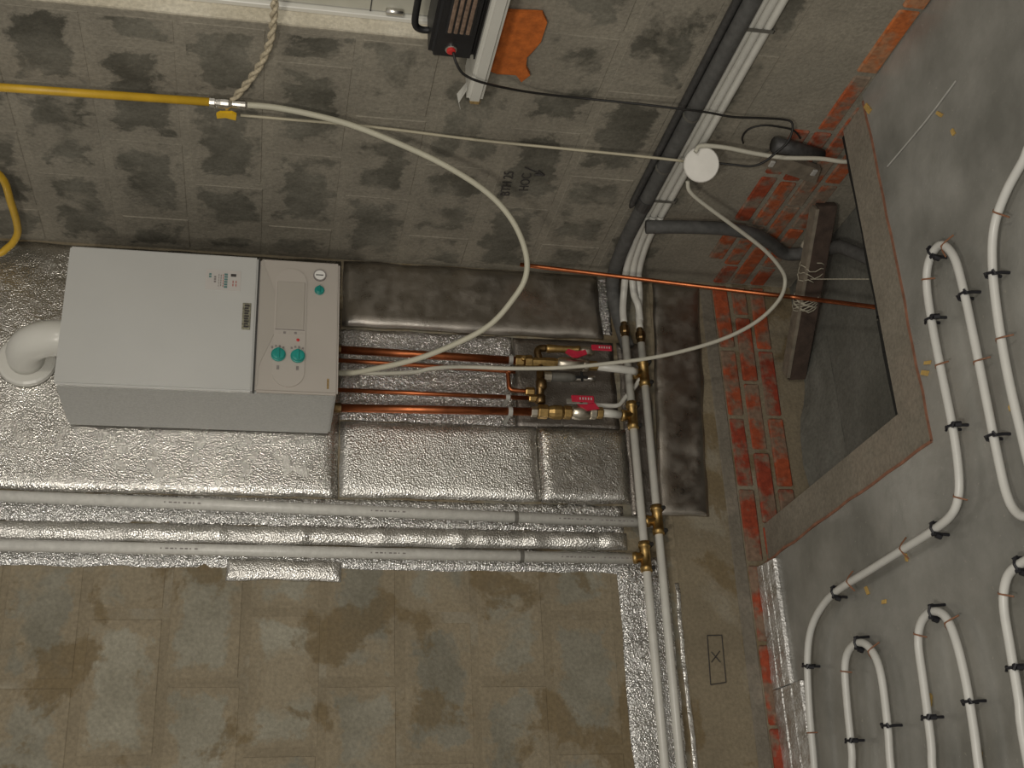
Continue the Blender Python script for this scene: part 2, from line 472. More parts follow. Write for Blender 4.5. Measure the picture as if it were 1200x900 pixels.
# floor: concrete slab with the corner opening, film-covered insulation on top, sunken concrete below
HX, HY = -0.925, -0.94
FX, FY = -1.065, -1.105
bm = bmesh.new()
box(bm, X_FAR, FX, Y_FAR, -0.001, -0.019, 0.0)
box(bm, FX, -0.001, Y_FAR, FY, -0.019, 0.0)
fl = struct(obj('floor', bm, 'floor_film'))
bm = bmesh.new()
box(bm, X_FAR, HX, Y_FAR, -0.001, -0.10, -0.0192)
box(bm, HX, -0.001, Y_FAR, HY, -0.10, -0.0192)
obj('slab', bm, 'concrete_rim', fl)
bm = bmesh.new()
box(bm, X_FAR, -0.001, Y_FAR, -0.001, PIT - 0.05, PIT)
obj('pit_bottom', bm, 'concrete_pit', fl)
# the cut edge of the film shows as a rusty line, a black strip paints the shade under the slab rim
bm = bmesh.new()
def strip_line(bm, pts, wdt, z0, z1):
    for a, b in zip(pts, pts[1:]):
        a = Vector(a); b = Vector(b); n = Vector((-(b - a).y, (b - a).x)).normalized() * wdt / 2
        v = [bm.verts.new((q.x, q.y, z)) for z in (z0, z1) for q in (a + n, b + n, b - n, a - n)]
        for f in ((0, 1, 2, 3), (7, 6, 5, 4), (0, 4, 5, 1), (1, 5, 6, 2), (2, 6, 7, 3), (3, 7, 4, 0)): bm.faces.new([v[q] for q in f])
def wob(a, b, n, amp):
    out = []
    for i in range(n + 1):
        t = i / n
        out.append((a[0] + (b[0] - a[0]) * t + random.uniform(-amp, amp), a[1] + (b[1] - a[1]) * t + random.uniform(-amp, amp)))
    return out
strip_line(bm, wob((-0.02, FY - 0.002), (FX, FY), 16, 0.004) + wob((FX, FY), (FX + 0.005, -0.02), 14, 0.004)[1:], 0.008, -0.0185, 0.0025)
obj('film_edge', bm, 'film_edge', fl)
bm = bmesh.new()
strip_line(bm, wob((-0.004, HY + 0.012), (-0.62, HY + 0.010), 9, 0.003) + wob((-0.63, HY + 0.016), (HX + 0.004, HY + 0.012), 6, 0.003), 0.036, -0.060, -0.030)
obj('rim_shade', bm, 'shade_black', fl)
# pencilled box with a cross on the back wall
mk = bmesh.new()
q = [(-1.30, 0.226), (-1.299, 0.177), (-1.448, 0.181), (-1.455, 0.233)]
for a, b in ((0, 1), (1, 2), (2, 3), (3, 0)):
    tube(mk, [(q[a][0], -0.0065, q[a][1]), (q[b][0], -0.0065, q[b][1])], 0.0016, seg=4)
tube(mk, [(-1.385, -0.0065, 0.222), (-1.35, -0.0065, 0.190)], 0.0016, seg=4); tube(mk, [(-1.385, -0.0065, 0.192), (-1.352, -0.0065, 0.219)], 0.0016, seg=4)
obj('pencil_mark', mk, 'ink_dark', wb)
# scrawled writing and arrow on the right wall
def wall_text(txt, x, y, z, size, mat, parent, name, rot):
    cu = bpy.data.curves.new(name, 'FONT'); cu.body = txt; cu.size = size; cu.extrude = 0.0006
    t = bpy.data.objects.new(name, cu); COL.objects.link(t)
    bpy.context.view_layer.update()
    me = bpy.data.meshes.new_from_object(t)
    bpy.data.objects.remove(t)
    me.transform(Matrix.Translation((x, y, z)) @ rot)
    me.materials.clear(); me.materials.append(MATS[mat])
    o = bpy.data.objects.new(name, me); COL.objects.link(o)
    put(o, parent)
    return o
ROT_SIDE = Matrix(((0, 0, -1, 0), (-1, 0, 0, 0), (0, 1, 0, 0), (0, 0, 0, 1)))
ROT_BACK = Matrix(((1, 0, 0, 0), (0, 0, -1, 0), (0, 1, 0, 0), (0, 0, 0, 1)))
SL = Matrix.Rotation(math.radians(5), 4, 'Z')
wall_text('BTH 25', -0.0068, -0.47, 0.905, 0.043, 'ink_dark', wr, 'scrawl', ROT_SIDE @ SL)
wall_text('HOC', -0.0068, -0.505, 0.852, 0.043, 'ink_dark', wr, 'scrawl', ROT_SIDE @ SL)
bm = bmesh.new()
tube(bm, [(-0.0072, -0.632, 0.888), (-0.0072, -0.60, 0.825)], 0.0022, seg=5)
tube(bm, [(-0.0072, -0.618, 0.842), (-0.0072, -0.598, 0.820)], 0.0035, seg=5); tube(bm, [(-0.0072, -0.598, 0.850), (-0.0072, -0.599, 0.820)], 0.0035, seg=5)
obj('arrow_mark', bm, 'ink_dark', wr)

# window in the right wall
win = struct(obj('window_1', B(0.10, 0.16, OY1 - 0.004, OY1, OZ0 + 0.045, OZ1 - 0.01), 'pvc_white'))
bm = bmesh.new()
fy = OY1 - 0.006
box(bm, 0.045, 0.13, fy - 0.016, fy, 1.15, OZ1, 0.002)
box(bm, 0.045, 0.13, OY0, fy, OZ1 - 0.016, OZ1, 0.002); box(bm, 0.045, 0.13, OY0, OY0 + 0.016, 1.15, OZ1, 0.002)
box(bm, 0.045, 0.13, OY0 + 0.016, fy - 0.016, 1.146, 1.16, 0.002)
obj('window_frame', bm, 'pvc_white', win)
bm = bmesh.new()
a, b = fy - 0.018, OY0 + 0.018
box(bm, 0.058, 0.125, a - 0.10, a, 1.162, OZ1 - 0.018, 0.004); box(bm, 0.058, 0.125, b, b + 0.10, 1.162, OZ1 - 0.018, 0.004)
box(bm, 0.058, 0.125, b + 0.10, a - 0.10, 1.162, 1.26, 0.004); box(bm, 0.058, 0.125, b + 0.10, a - 0.10, OZ1 - 0.118, OZ1 - 0.018, 0.004)
obj('sash', bm, 'pvc_shaded', win)
obj('pane', B(0.088, 0.098, b + 0.09, a - 0.09, 1.25, OZ1 - 0.11), 'window_glass', win)
obj('hinge', PR((0.052, a - 0.012, 1.325), (0, 0, 1), [(0, 0.005), (0.002, 0.009), (0.045, 0.009), (0.047, 0.005)]), 'steel', win, True)
obj('sash_seam', B(0.0565, 0.060, a - 0.10, a, 1.409, 1.412), 'seam_dark', win)

# ------------------------------------------------------------------ routes of pipes and cables, metres
D = {
    'hose': [(-0.05, -0.877, 1.74), (-0.042, -0.864, 1.625), (-0.05, -0.837, 1.46), (-0.076, -0.804, 1.313), (-0.115, -0.764, 1.16), (-0.167, -0.719, 1.029), (-0.227, -0.672, 0.946), (-0.298, -0.616, 0.897), (-0.356, -0.565, 0.889), (-0.406, -0.509, 0.921), (-0.455, -0.442, 0.976), (-0.485, -0.376, 1.058), (-0.509, -0.293, 1.178), (-0.515, -0.219, 1.303), (-0.515, -0.179, 1.374), (-0.508, -0.16, 1.415)],
    'thin_cable': [(-0.05, -0.829, 1.736), (-0.043, -0.819, 1.624), (-0.033, -0.806, 1.458), (-0.028, -0.792, 1.286), (-0.025, -0.773, 1.059), (-0.043, -0.791, 0.834), (-0.061, -0.81, 0.605), (-0.075, -0.822, 0.444)],
    'floor_cable': [(-0.075, -0.871, 0.429), (-0.056, -0.877, 0.411), (-0.053, -0.875, 0.335), (-0.06, -0.868, 0.239), (-0.066, -0.868, 0.145), (-0.062, -0.873, 0.037), (-0.066, -0.873, -0.032), (-0.064, -0.875, -0.064), (-0.062, -0.878, -0.1)],
    'boiler_cable': [(-0.07, -0.717, 0.4), (-0.089, -0.687, 0.383), (-0.109, -0.642, 0.311), (-0.133, -0.583, 0.207), (-0.166, -0.512, 0.082), (-0.2, -0.456, 0.005), (-0.226, -0.42, -0.022), (-0.279, -0.398, -0.005), (-0.339, -0.366, 0.056), (-0.387, -0.334, 0.145), (-0.423, -0.305, 0.256), (-0.453, -0.275, 0.395), (-0.47, -0.251, 0.534), (-0.484, -0.226, 0.699), (-0.486, -0.206, 0.864), (-0.481, -0.19, 1.028), (-0.486, -0.177, 1.122), (-0.496, -0.166, 1.176), (-0.5, -0.151, 1.296), (-0.495, -0.145, 1.371), (-0.495, -0.14, 1.414)],
    'black_cable': [(-0.118, -1.252, 1.209), (-0.14, -1.235, 1.198), (-0.148, -1.205, 1.172), (-0.14, -1.17, 1.11), (-0.06, -1.053, 0.968), (-0.03, -1.011, 0.811), (-0.05, -1.034, 0.671), (-0.068, -1.051, 0.529), (-0.057, -1.033, 0.445), (-0.05, -1.015, 0.366), (-0.033, -1.0, 0.275), (-0.02, -0.987, 0.194), (-0.025, -0.982, 0.166), (-0.045, -0.964, 0.161), (-0.067, -0.939, 0.17), (-0.085, -0.909, 0.197), (-0.099, -0.882, 0.223), (-0.102, -0.861, 0.255), (-0.087, -0.841, 0.299), (-0.07, -0.819, 0.348)],
    'black_loop': [(-0.015, -0.853, 0.265), (-0.012, -0.881, 0.278), (-0.012, -0.92, 0.272), (-0.012, -0.942, 0.235), (-0.012, -0.941, 0.181), (-0.012, -0.931, 0.136), (-0.015, -0.901, 0.102)],
    'rope': [(-0.03, -1.275, 1.654), (-0.034, -1.202, 1.656), (-0.039, -1.127, 1.663), (-0.042, -1.044, 1.685), (-0.042, -0.962, 1.718), (-0.04, -0.877, 1.759)],
    'copper_thin': [(-0.04, -0.11, 0.795), (-0.107, -0.193, 0.548), (-0.181, -0.285, 0.282), (-0.252, -0.375, 0.023), (-0.283, -0.416, -0.09), (-0.483, -0.734, -0.14), (-0.548, -0.832, -0.17)],
    'conduit': [(-0.05, -0.415, 0.438), (-0.05, -0.431, 0.317), (-0.05, -0.439, 0.172), (-0.04, -0.401, 0.05), (-0.032, -0.338, -0.038), (-0.034, -0.283, -0.115), (-0.055, -0.345, -0.185), (-0.085, -0.42, -0.208), (-0.125, -0.495, -0.198), (-0.187, -0.568, -0.2), (-0.272, -0.656, -0.215), (-0.344, -0.732, -0.22)],
    'string': [(-0.26, -0.502, -0.07), (-0.333, -0.635, -0.099), (-0.402, -0.759, -0.12)],
    'pipe1': [(-1.818, -0.206), (-1.739, -0.234), (-1.573, -0.257), (-1.432, -0.295), (-1.356, -0.351), (-1.313, -0.449), (-1.298, -0.562), (-1.297, -0.745), (-1.296, -0.934), (-1.295, -1.071), (-1.286, -1.167), (-1.255, -1.213), (-1.195, -1.236), (-1.092, -1.248), (-0.958, -1.25), (-0.832, -1.253), (-0.719, -1.265), (-0.664, -1.298), (-0.655, -1.356), (-0.709, -1.396), (-0.797, -1.405), (-0.931, -1.403), (-1.091, -1.397), (-1.224, -1.392), (-1.315, -1.394), (-1.366, -1.417), (-1.391, -1.474)],
    'pipe2': [(-0.631, -1.768), (-0.654, -1.711), (-0.684, -1.632), (-0.732, -1.566), (-0.81, -1.528), (-0.929, -1.504), (-1.071, -1.491), (-1.203, -1.49), (-1.313, -1.495)],
    'pipe3': [(-1.846, -0.46), (-1.727, -0.482), (-1.593, -0.499), (-1.504, -0.52), (-1.467, -0.565), (-1.466, -0.633), (-1.501, -0.685), (-1.566, -0.71), (-1.695, -0.7), (-1.869, -0.673)],
    'pipe4': [(-1.891, -0.873), (-1.766, -0.895), (-1.627, -0.91), (-1.535, -0.919), (-1.49, -0.949), (-1.476, -1.004), (-1.5, -1.059), (-1.563, -1.085), (-1.663, -1.093), (-1.776, -1.086), (-1.913, -1.073)],
    'pipe5': [(-1.857, -1.263), (-1.736, -1.278), (-1.628, -1.287), (-1.537, -1.296), (-1.487, -1.325), (-1.47, -1.371), (-1.474, -1.442)],
    'clips1': [(-0.648, -1.325), (-0.815, -1.406), (-0.81, -1.261), (-1.092, -1.255), (-1.182, -1.4), (-1.299, -1.09), (-1.308, -0.536), (-1.47, -0.311)],
    'clips2': [(-0.829, -1.542)],
    'clips3': [(-1.472, -0.62), (-1.697, -0.508), (-1.698, -0.708)],
    'clips4': [(-1.482, -1.018), (-1.702, -0.915), (-1.707, -1.102)],
    'clips5': [(-1.48, -1.38), (-1.674, -1.292)],
    'ties1': [(-0.709, -1.269), (-0.668, -1.387), (-0.942, -1.244), (-0.997, -1.389), (-1.251, -1.214), (-1.29, -0.936), (-1.292, -0.644), (-1.659, -0.262)],
    'ties2': [(-0.698, -1.585), (-0.994, -1.507)],
    'ties3': [(-1.517, -0.526), (-1.506, -0.688)],
    'ties4': [(-1.516, -0.926), (-1.522, -1.082)],
    'ties5': [(-1.512, -1.309)],
    'chips': [(-0.063, -1.123), (-0.312, -1.427), (-0.393, -1.462), (-0.896, -1.136), (-1.304, -0.887), (-1.329, -0.658), (-1.381, -0.738), (-1.118, -1.442), (-1.663, -0.879), (-1.818, -1.045), (-0.877, -1.156)],
}

# ------------------------------------------------------------------ foil on the back wall
def foil(name, bm, mat, label, smooth=True):
    return tag(obj(name, bm, mat, smooth=smooth), label, 'foil sheet', 'foil sheets')
foil('foil_sheet', sheet(-0.868, -0.012, 1.40, 2.80, 0.012, 0.0015, 4, 0.025, 0.006, seed=1), 'foil_sheet', 'large silver foil sheet on the wall behind the white boiler')
foil('foil_sheet', sheet(-0.262, -0.010, 0.492, 1.392, 0.022, 0.002, 4, 0.02, 0.010, seed=2), 'foil_grey', 'smooth dull foil panel between the copper pipes and the corner')
foil('foil_sheet', sheet(-0.602, -0.270, 0.815, 1.396, 0.008, 0.004, 14, 0.012, 0.003, seed=3), 'foil_crinkled', 'crinkled bright foil behind the copper pipes under the boiler')
foil('foil_sheet', sheet(-0.865, -0.607, 0.748, 1.394, 0.022, 0.0025, 5, 0.015, 0.012, seed=4), 'foil_bright', 'bright foil panel beside the copper pipes, streaked with light')
foil('foil_sheet', sheet(-0.868, -0.600, 0.440, 0.744, 0.024, 0.003, 6, 0.015, 0.014, seed=5), 'foil_sheet', 'square foil panel beside the lowest red lever valve')
foil('foil_sheet', sheet(-0.604, -0.268, 0.455, 0.811, 0.005, 0.002, 6, 0.02, 0.002, seed=6), 'foil_dull', 'dull dark foil behind the brass valves')
foil('foil_sheet', sheet(-1.024, -0.966, 0.468, 2.80, 0.022, 0.005, 9, 0.009, 0.012, ridges=19, seed=7), 'foil_bright', 'narrow dimpled foil strip between the two long white risers')
foil('foil_sheet', sheet(-0.964, -0.872, 0.470, 2.80, 0.004, 0.0015, 12, 0.015, 0.001, seed=8), 'foil_strip', 'thin foil lining behind the riser nearest the boiler')
foil('foil_sheet', sheet(-1.098, -1.028, 0.470, 2.80, 0.004, 0.0015, 12, 0.015, 0.001, seed=9), 'foil_strip', 'thin foil lining behind the riser beside the bare blocks')
foil('foil_flap', sheet(-1.136, -1.074, 1.386, 1.728, 0.016, 0.004, 12, 0.008, 0.008, seed=10), 'foil_bright', 'small bright foil flap sticking out past the risers onto bare blocks')
foil('foil_sheet', sheet(-0.900, -0.022, 0.112, 0.285, 0.014, 0.006, 6, 0.012, 0.008, zshift=0.062, seed=11), 'foil_grey', 'dark mirror-like foil strip low on the wall above the red bricks')
foil('foil_sheet', sheet(-2.1, -1.045, 0.335, 0.505, 0.006, 0.004, 16, 0.012, 0.003, seed=12), 'foil_strip', 'crumpled silvery lining behind the two low horizontal pipes')
foil('foil_sheet', sheet(-0.905, -0.270, 0.335, 0.440, 0.005, 0.002, 8, 0.015, 0.002, seed=13), 'foil_dull', 'dull foil behind the pipe tees below the valves')
bm = bmesh.new()
for k in range(3):
    b2 = sheet(-2.05, -1.13, 0.305 - 0.012 * k, 0.318 - 0.012 * k, 0.006, 0.004, 30, 0.006, 0, seed=30 + k)
    join(bm, b2)
    break
foil('foil_sheet', bm, 'foil_bright', 'thin glittering crumpled foil edge below the horizontal pipes')

# foil-faced edge strips lying on the floor along the back wall
def edge_strip(x0, x1, w, lab, sd):
    bm = bmesh.new()
    n = int(abs(x1 - x0) / 0.012); g = []
    prof = [(0.0, 0.026), (0.004, 0.028), (w * 0.30, 0.022), (w * 0.33, 0.015), (w * 0.36, 0.022), (w * 0.62, 0.017), (w * 0.66, 0.012), (w * 0.70, 0.017), (w - 0.004, 0.012), (w, 0.003)]
    for i in range(n + 1):
        x = x0 + (x1 - x0) * i / n
        g.append([bm.verts.new((x, -0.006 - a - 0.004 * noise.noise(Vector((x * 8, a * 9, sd))), 0.001 + max(0.0, h + 0.0035 * noise.noise(Vector((x * 40, a * 60, sd)))))) for a, h in prof])
    for a, b in zip(g, g[1:]):
        for k in range(len(prof) - 1): bm.faces.new((a[k], a[k + 1], b[k + 1], b[k]))
    bot = [[bm.verts.new((r[0].co.x, r[0].co.y, 0.0005)), bm.verts.new((r[0].co.x, r[-1].co.y, 0.0005))] for r in g]
    for (a0, a1), (b0, b1), ra, rb in zip(bot, bot[1:], g, g[1:]):
        bm.faces.new((a0, a1, b1, b0)); bm.faces.new((ra[0], rb[0], b0, a0)); bm.faces.new((ra[-1], a1, b1, rb[-1]))
    for r, (b0, b1) in ((g[0], bot[0]), (g[-1], bot[-1])): bm.faces.new(r + [b1, b0])
    return tag(obj('edge_strip', bm, 'foil_edge'), lab, 'foil strip', 'foil edge strips on the floor')
edge_strip(-1.472, -1.075, 0.105, 'narrow ribbed foil edge strip on the floor by the opening', 1)
edge_strip(-2.6, -1.478, 0.175, 'wider ribbed foil edge strip on the floor, nearest the frame edge', 2)

# ------------------------------------------------------------------ boiler
bo = thing('boiler', (-0.437, -0.16, 1.425), 'white wall-hung gas boiler with beige control panel and teal knobs', 'boiler')
X0, X1, ZB, ZS, ZT = -0.664, -0.210, 1.425, 1.672, 2.226
obj('casing', B(X0 + 0.004, X1 - 0.004, -0.318, -0.022, ZB + 0.004, ZT - 0.002, 0.006, 2), 'boiler_side', bo)
fc = obj('front_cover', B(X0, X1, -0.338, -0.3185, ZS + 0.002, ZT, 0.005, 2), 'white_enamel', bo)
obj('cover_edge', B(X0 + 0.002, X1 - 0.002, -0.337, -0.319, ZS - 0.003, ZS + 0.0015), 'seam_dark', fc)
cp = obj('control_panel', B(X0 + 0.002, X1 - 0.002, -0.336, -0.3185, ZB, ZS - 0.004, 0.006, 2), 'panel_beige', bo)
# crescent recess plate and stadium-shaped relief
pts = []
for i in range(15):
    t = i / 14; x = X1 - 0.01 - t * (X1 - X0 - 0.03)
    pts.append((x, -0.3362, 1.660 - 0.052 * math.sin(PI * min(1, t * 1.15)) ** 1.3))
pts += [(X0 + 0.02, -0.3362, 1.664), (X1 - 0.01, -0.3362, 1.664)]
obj('panel_recess', prism(pts, (0, -0.0022, 0)), 'panel_door', cp)
def stadium(x0, x1, zc, r, y, d, mat, name, par):
    p = []
    for k in range(13): a = PI / 2 + PI * k / 12; p.append((x0 + r + r * math.cos(a), y, zc + r * math.sin(a)))
    for k in range(13): a = -PI / 2 + PI * k / 12; p.append((x1 - r + r * math.cos(a), y, zc + r * math.sin(a)))
    return obj(name, prism(p, (0, -d, 0)), mat, par)
stadium(-0.645, -0.245, 1.572, 0.047, -0.336, 0.004, 'panel_relief', 'panel_relief', cp)
obj('flap_door', B(-0.455, -0.292, -0.3422, -0.339, 1.530, 1.614, 0.002), 'panel_door', cp)
obj('flap_gap', B(-0.4575, -0.4555, -0.3408, -0.339, 1.528, 1.616), 'ink_grey', cp)
def knob(x, z, r, h, y=-0.340):
    k = obj('knob', PR((x, y, z), (0, -1, 0), [(0, r), (h * 0.5, r), (h * 0.55, r * 0.9), (h, r * 0.86), (h + 0.001, r * 0.6)], 20), 'teal_plastic', bo)
    obj('grip', B(x - r * 0.8, x + r * 0.8, y - h - 0.006, y - h, z - r * 0.16, z + r * 0.16, 0.001), 'teal_plastic', k)
    obj('scale_ring', PR((x, y + 0.0005, z), (0, -1, 0), [(0, r * 1.12), (0.0012, r * 1.12)], 24), 'panel_beige', k)
    return k
knob(-0.543, 1.603, 0.0215, 0.014); knob(-0.545, 1.546, 0.0215, 0.014); knob(-0.315, 1.487, 0.0150, 0.010, -0.3365)
for zc in (1.603, 1.546):
    for j in range(4):
        a = 0.45 + j * 0.24
        obj('tick_mark', B(-0.514 - 0.004 * abs(j - 1.5), -0.508 - 0.004 * abs(j - 1.5), -0.3412, -0.3398, zc - 0.017 + j * 0.011, zc - 0.011 + j * 0.011), 'ink_grey', cp)
    obj('tick_mark', B(-0.590, -0.577, -0.3412, -0.3398, zc - 0.004, zc + 0.004), 'ink_grey', cp)
g = obj('pressure_gauge', PR((-0.262, -0.336, 1.487), (0, -1, 0), [(0, 0.020), (0.006, 0.020), (0.006, 0.0165), (0.004, 0.0165)], 22), 'ink_grey', bo)
obj('gauge_dial', PR((-0.262, -0.3402, 1.487), (0, -1, 0), [(0, 0.0165), (0.0012, 0.0165)], 22), 'gauge_face', g)
obj('needle', B(-0.2635, -0.2605, -0.3424, -0.3414, 1.476, 1.499), 'ink_dark', g)
obj('indicator_lamp', PR((-0.490, -0.340, 1.547), (0, -1, 0), [(0, 0.005), (0.002, 0.005), (0.003, 0.003)], 10), 'red_plastic', bo)
for j in range(5): obj('print_mark', B(-0.470, -0.463, -0.3408, -0.3395, 1.535 + j * 0.016, 1.543 + j * 0.016), 'ink_grey' if j % 2 else 'panel_beige', cp)
obj('scuff', B(-0.645, -0.612, -0.3372, -0.3355, 1.452, 1.458), 'chipboard', cp)
# rating label with printed lines, metal badge
lb = obj('rating_label', B(-0.333, -0.264, -0.3392, -0.3375, 1.724, 1.828), 'paper_label', bo)
for (xa, xb, z, h, m) in ((-0.285, -0.272, 1.738, 0.016, 'ink_dark'), (-0.318, -0.296, 1.736, 0.003, 'ink_red'), (-0.318, -0.296, 1.745, 0.003, 'ink_red'),
                          (-0.325, -0.273, 1.763, 0.010, 'ink_green'), (-0.322, -0.276, 1.775, 0.002, 'ink_red'), (-0.320, -0.278, 1.781, 0.003, 'ink_grey'),
                          (-0.322, -0.276, 1.788, 0.002, 'ink_grey'), (-0.308, -0.284, 1.797, 0.006, 'ink_grey'), (-0.292, -0.275, 1.811, 0.007, 'ink_green')):
    bm = bmesh.new(); n = max(1, int((xb - xa) / 0.008)); s = (xb - xa) / n
    for i in range(n): box(bm, xa + i * s, xa + i * s + s * 0.72, -0.3399, -0.3390, z, z + h)
    obj('print_line', bm, m, lb)
bd = obj('badge', B(-0.463, -0.373, -0.3405, -0.3375, 1.689, 1.714, 0.001), 'badge_metal', bo)
bm = bmesh.new()
for i in range(9): box(bm, -0.456 + i * 0.0088, -0.4505 + i * 0.0088, -0.3416, -0.3404, 1.694 + (i % 2) * 0.002, 1.708)
obj('badge_letters', bm, 'ink_dark', bd)
# flue elbow with wall flange
fp = [(-0.435, -0.165, 2.20), (-0.435, -0.165, 2.262)]
for k in range(1, 10):
    a = PI / 2 * k / 9
    fp.append((-0.435 - 0.012 * k / 9, -0.165 + 0.105 * (1 - math.cos(a)), 2.262 + 0.105 * math.sin(a)))
fp.append((-0.448, -0.020, 2.367))
obj('flue_elbow', T(fp, 0.056, seg=20), 'pvc_white', bo, True)
obj('flue_flange', PR((-0.448, -0.036, 2.367), (0, 1, 0), [(0, 0.060), (0, 0.078), (0.004, 0.086), (0.018, 0.088)], 28), 'pvc_white', bo)
obj('flue_collar', PR((-0.435, -0.165, 2.222), (0, 0, 1), [(0, 0.066), (0.012, 0.066), (0.014, 0.060)], 24), 'white_plastic', bo)

# ------------------------------------------------------------------ copper pipes, valves and fittings below the boiler
def nut(bm, p, d, r, l): profile(bm, p, d, [(0, r * 0.9), (l * 0.12, r), (l * 0.88, r), (l, r * 0.9)], 6)
def pipe_clip(p, r, par, mat='grey_clip'):
    bm = PR((p[0], p[1], p[2] - 0.007), (0, 0, 1), [(0, r + 0.003), (0.014, r + 0.003)], 12)
    box(bm, p[0] - 0.006, p[0] + 0.006, p[1] + r, -0.004, p[2] - 0.005, p[2] + 0.005)
    return obj('pipe_clip', bm, mat, par)
YC = -0.105
c1 = tag(obj('copper_pipe', T([(-0.398, YC, 1.424), (-0.408, YC, 0.775)], 0.0135, seg=14), 'copper', smooth=True), 'thick copper pipe under the boiler, nearest the corner', 'pipe', 'copper pipes under the boiler')
pipe_clip((-0.405, YC, 0.845), 0.0135, c1)
obj('collar', PR((-0.3985, YC, 1.404), (0, 0, 1), [(0, 0.0165), (0.018, 0.0165)], 14), 'brass_dark', c1)
c4 = tag(obj('copper_pipe', T([(-0.604, YC, 1.424), (-0.590, YC, 0.765)], 0.0135, seg=14), 'copper', smooth=True), 'thick copper pipe under the boiler, farthest from the corner', 'pipe', 'copper pipes under the boiler')
pipe_clip((-0.593, YC, 0.855), 0.0135, c4)
obj('collar', PR((-0.6035, YC, 1.400), (0, 0, 1), [(0, 0.0165), (0.022, 0.0165)], 14), 'brass_dark', c4)
c2 = tag(obj('copper_pipe', T([(-0.436, YC, 1.424), (-0.447, YC, 0.875), (-0.450, YC, 0.862), (-0.460, YC, 0.856), (-0.500, YC, 0.855), (-0.512, YC, 0.850), (-0.516, YC, 0.838), (-0.518, YC, 0.79)], 0.0072, seg=10, sub=3), 'copper', smooth=True), 'thin copper pipe with a double bend above the brass fittings', 'pipe', 'copper pipes under the boiler')
c3 = tag(obj('copper_pipe', T([(-0.541, YC, 1.424), (-0.542, YC, 0.765)], 0.0072, seg=10), 'copper', smooth=True), 'thin straight copper pipe beside the farthest thick one', 'pipe', 'copper pipes under the boiler')
pipe_clip((-0.542, YC, 0.86), 0.0072, c3)

def red_lever(par, p, lx, lz, dx=0.0, name='lever'):
    bm = bmesh.new()
    box(bm, p[0] - lx / 2, p[0] + lx / 2, p[1] - 0.006, p[1], p[2] - lz, p[2], 0.003)
    lv = obj(name, bm, 'red_lever', par)
    bm = bmesh.new()
    for i in range(5): box(bm, p[0] - lx * 0.16, p[0] + lx * 0.16, p[1] - 0.0068, p[1] - 0.0058, p[2] - lz * (0.35 + 0.12 * i) - 0.004, p[2] - lz * (0.35 + 0.12 * i))
    obj('lever_print', bm, 'paper_label', lv)
    return lv
# valve on the thick pipe nearest the corner
v1 = thing('ball_valve', (-0.412, YC, 0.50), 'brass valve with small red butterfly handle on the pipe nearest the corner', 'valve', 'ball valves')
bm = bmesh.new(); nut(bm, (-0.408, YC, 0.83), (0, 0, -1), 0.020, 0.030); nut(bm, (-0.409, YC, 0.797), (0, 0, -1), 0.022, 0.025)
profile(bm, (-0.410, YC, 0.775), (0, 0, -1), [(0, 0.016), (0.03, 0.018), (0.075, 0.018), (0.09, 0.016)])
obj('nut', bm, 'brass', v1)
obj('filling_screw', PR((-0.407, YC - 0.012, 0.805), (0, -1, 0), [(0, 0.009), (0.014, 0.009), (0.016, 0.006)], 10), 'brass', v1)
bm = bmesh.new(); profile(bm, (-0.411, YC, 0.69), (0, 0, -1), [(0, 0.014), (0.01, 0.021), (0.05, 0.024), (0.09, 0.021), (0.10, 0.014)]); nut(bm, (-0.413, YC, 0.60), (0, 0, -1), 0.021, 0.022)
obj('body', bm, 'nickel', v1, True)
obj('tail', PR((-0.413, YC, 0.58), (0, 0, -1), [(0, 0.017), (0.03, 0.017), (0.034, 0.012)], 12), 'brass', v1)
obj('butterfly_handle', prism([(-0.385, YC - 0.03, 0.665), (-0.372, YC - 0.03, 0.655), (-0.380, YC - 0.03, 0.625), (-0.372, YC - 0.03, 0.595), (-0.388, YC - 0.03, 0.59), (-0.402, YC - 0.03, 0.622), (-0.402, YC - 0.03, 0.64)], (0, -0.007, 0)), 'red_lever', v1)
obj('stem', PR((-0.396, YC - 0.006, 0.63), (0.3, -1, 0), [(0, 0.006), (0.03, 0.006)], 8), 'brass_dark', v1)
tag(obj('connecting_pipe', T([(-0.413, YC, 0.565), (-0.414, -0.085, 0.42), (-0.414, -0.075, 0.405)], 0.0135, seg=12), 'white_pipe', smooth=True), 'short white pipe passing behind the upper horizontal pipe', 'pipe')
# side valve with red lever next to the upper foil panel
v2 = thing('ball_valve', (-0.355, YC, 0.62), 'slim brass valve with red lever beside the upper foil panel', 'valve', 'ball valves')
bm = T([(-0.408, YC, 0.745), (-0.372, YC, 0.752), (-0.358, YC, 0.742), (-0.356, YC, 0.72)], 0.013, seg=10, sub=3)
obj('elbow', bm, 'brass_dark', v2, True)
bm = PR((-0.356, YC, 0.725), (0, 0, -1), [(0, 0.012), (0.012, 0.015), (0.05, 0.0125), (0.10, 0.0125), (0.112, 0.015), (0.12, 0.015)]); obj('strainer', bm, 'brass', v2, True)
bm = PR((-0.360, YC, 0.606), (0, 0, -1), [(0, 0.013), (0.008, 0.018), (0.04, 0.018), (0.05, 0.012)]); obj('body', bm, 'nickel', v2, True)
red_lever(v2, (-0.352, YC - 0.014, 0.568), 0.022, 0.072)
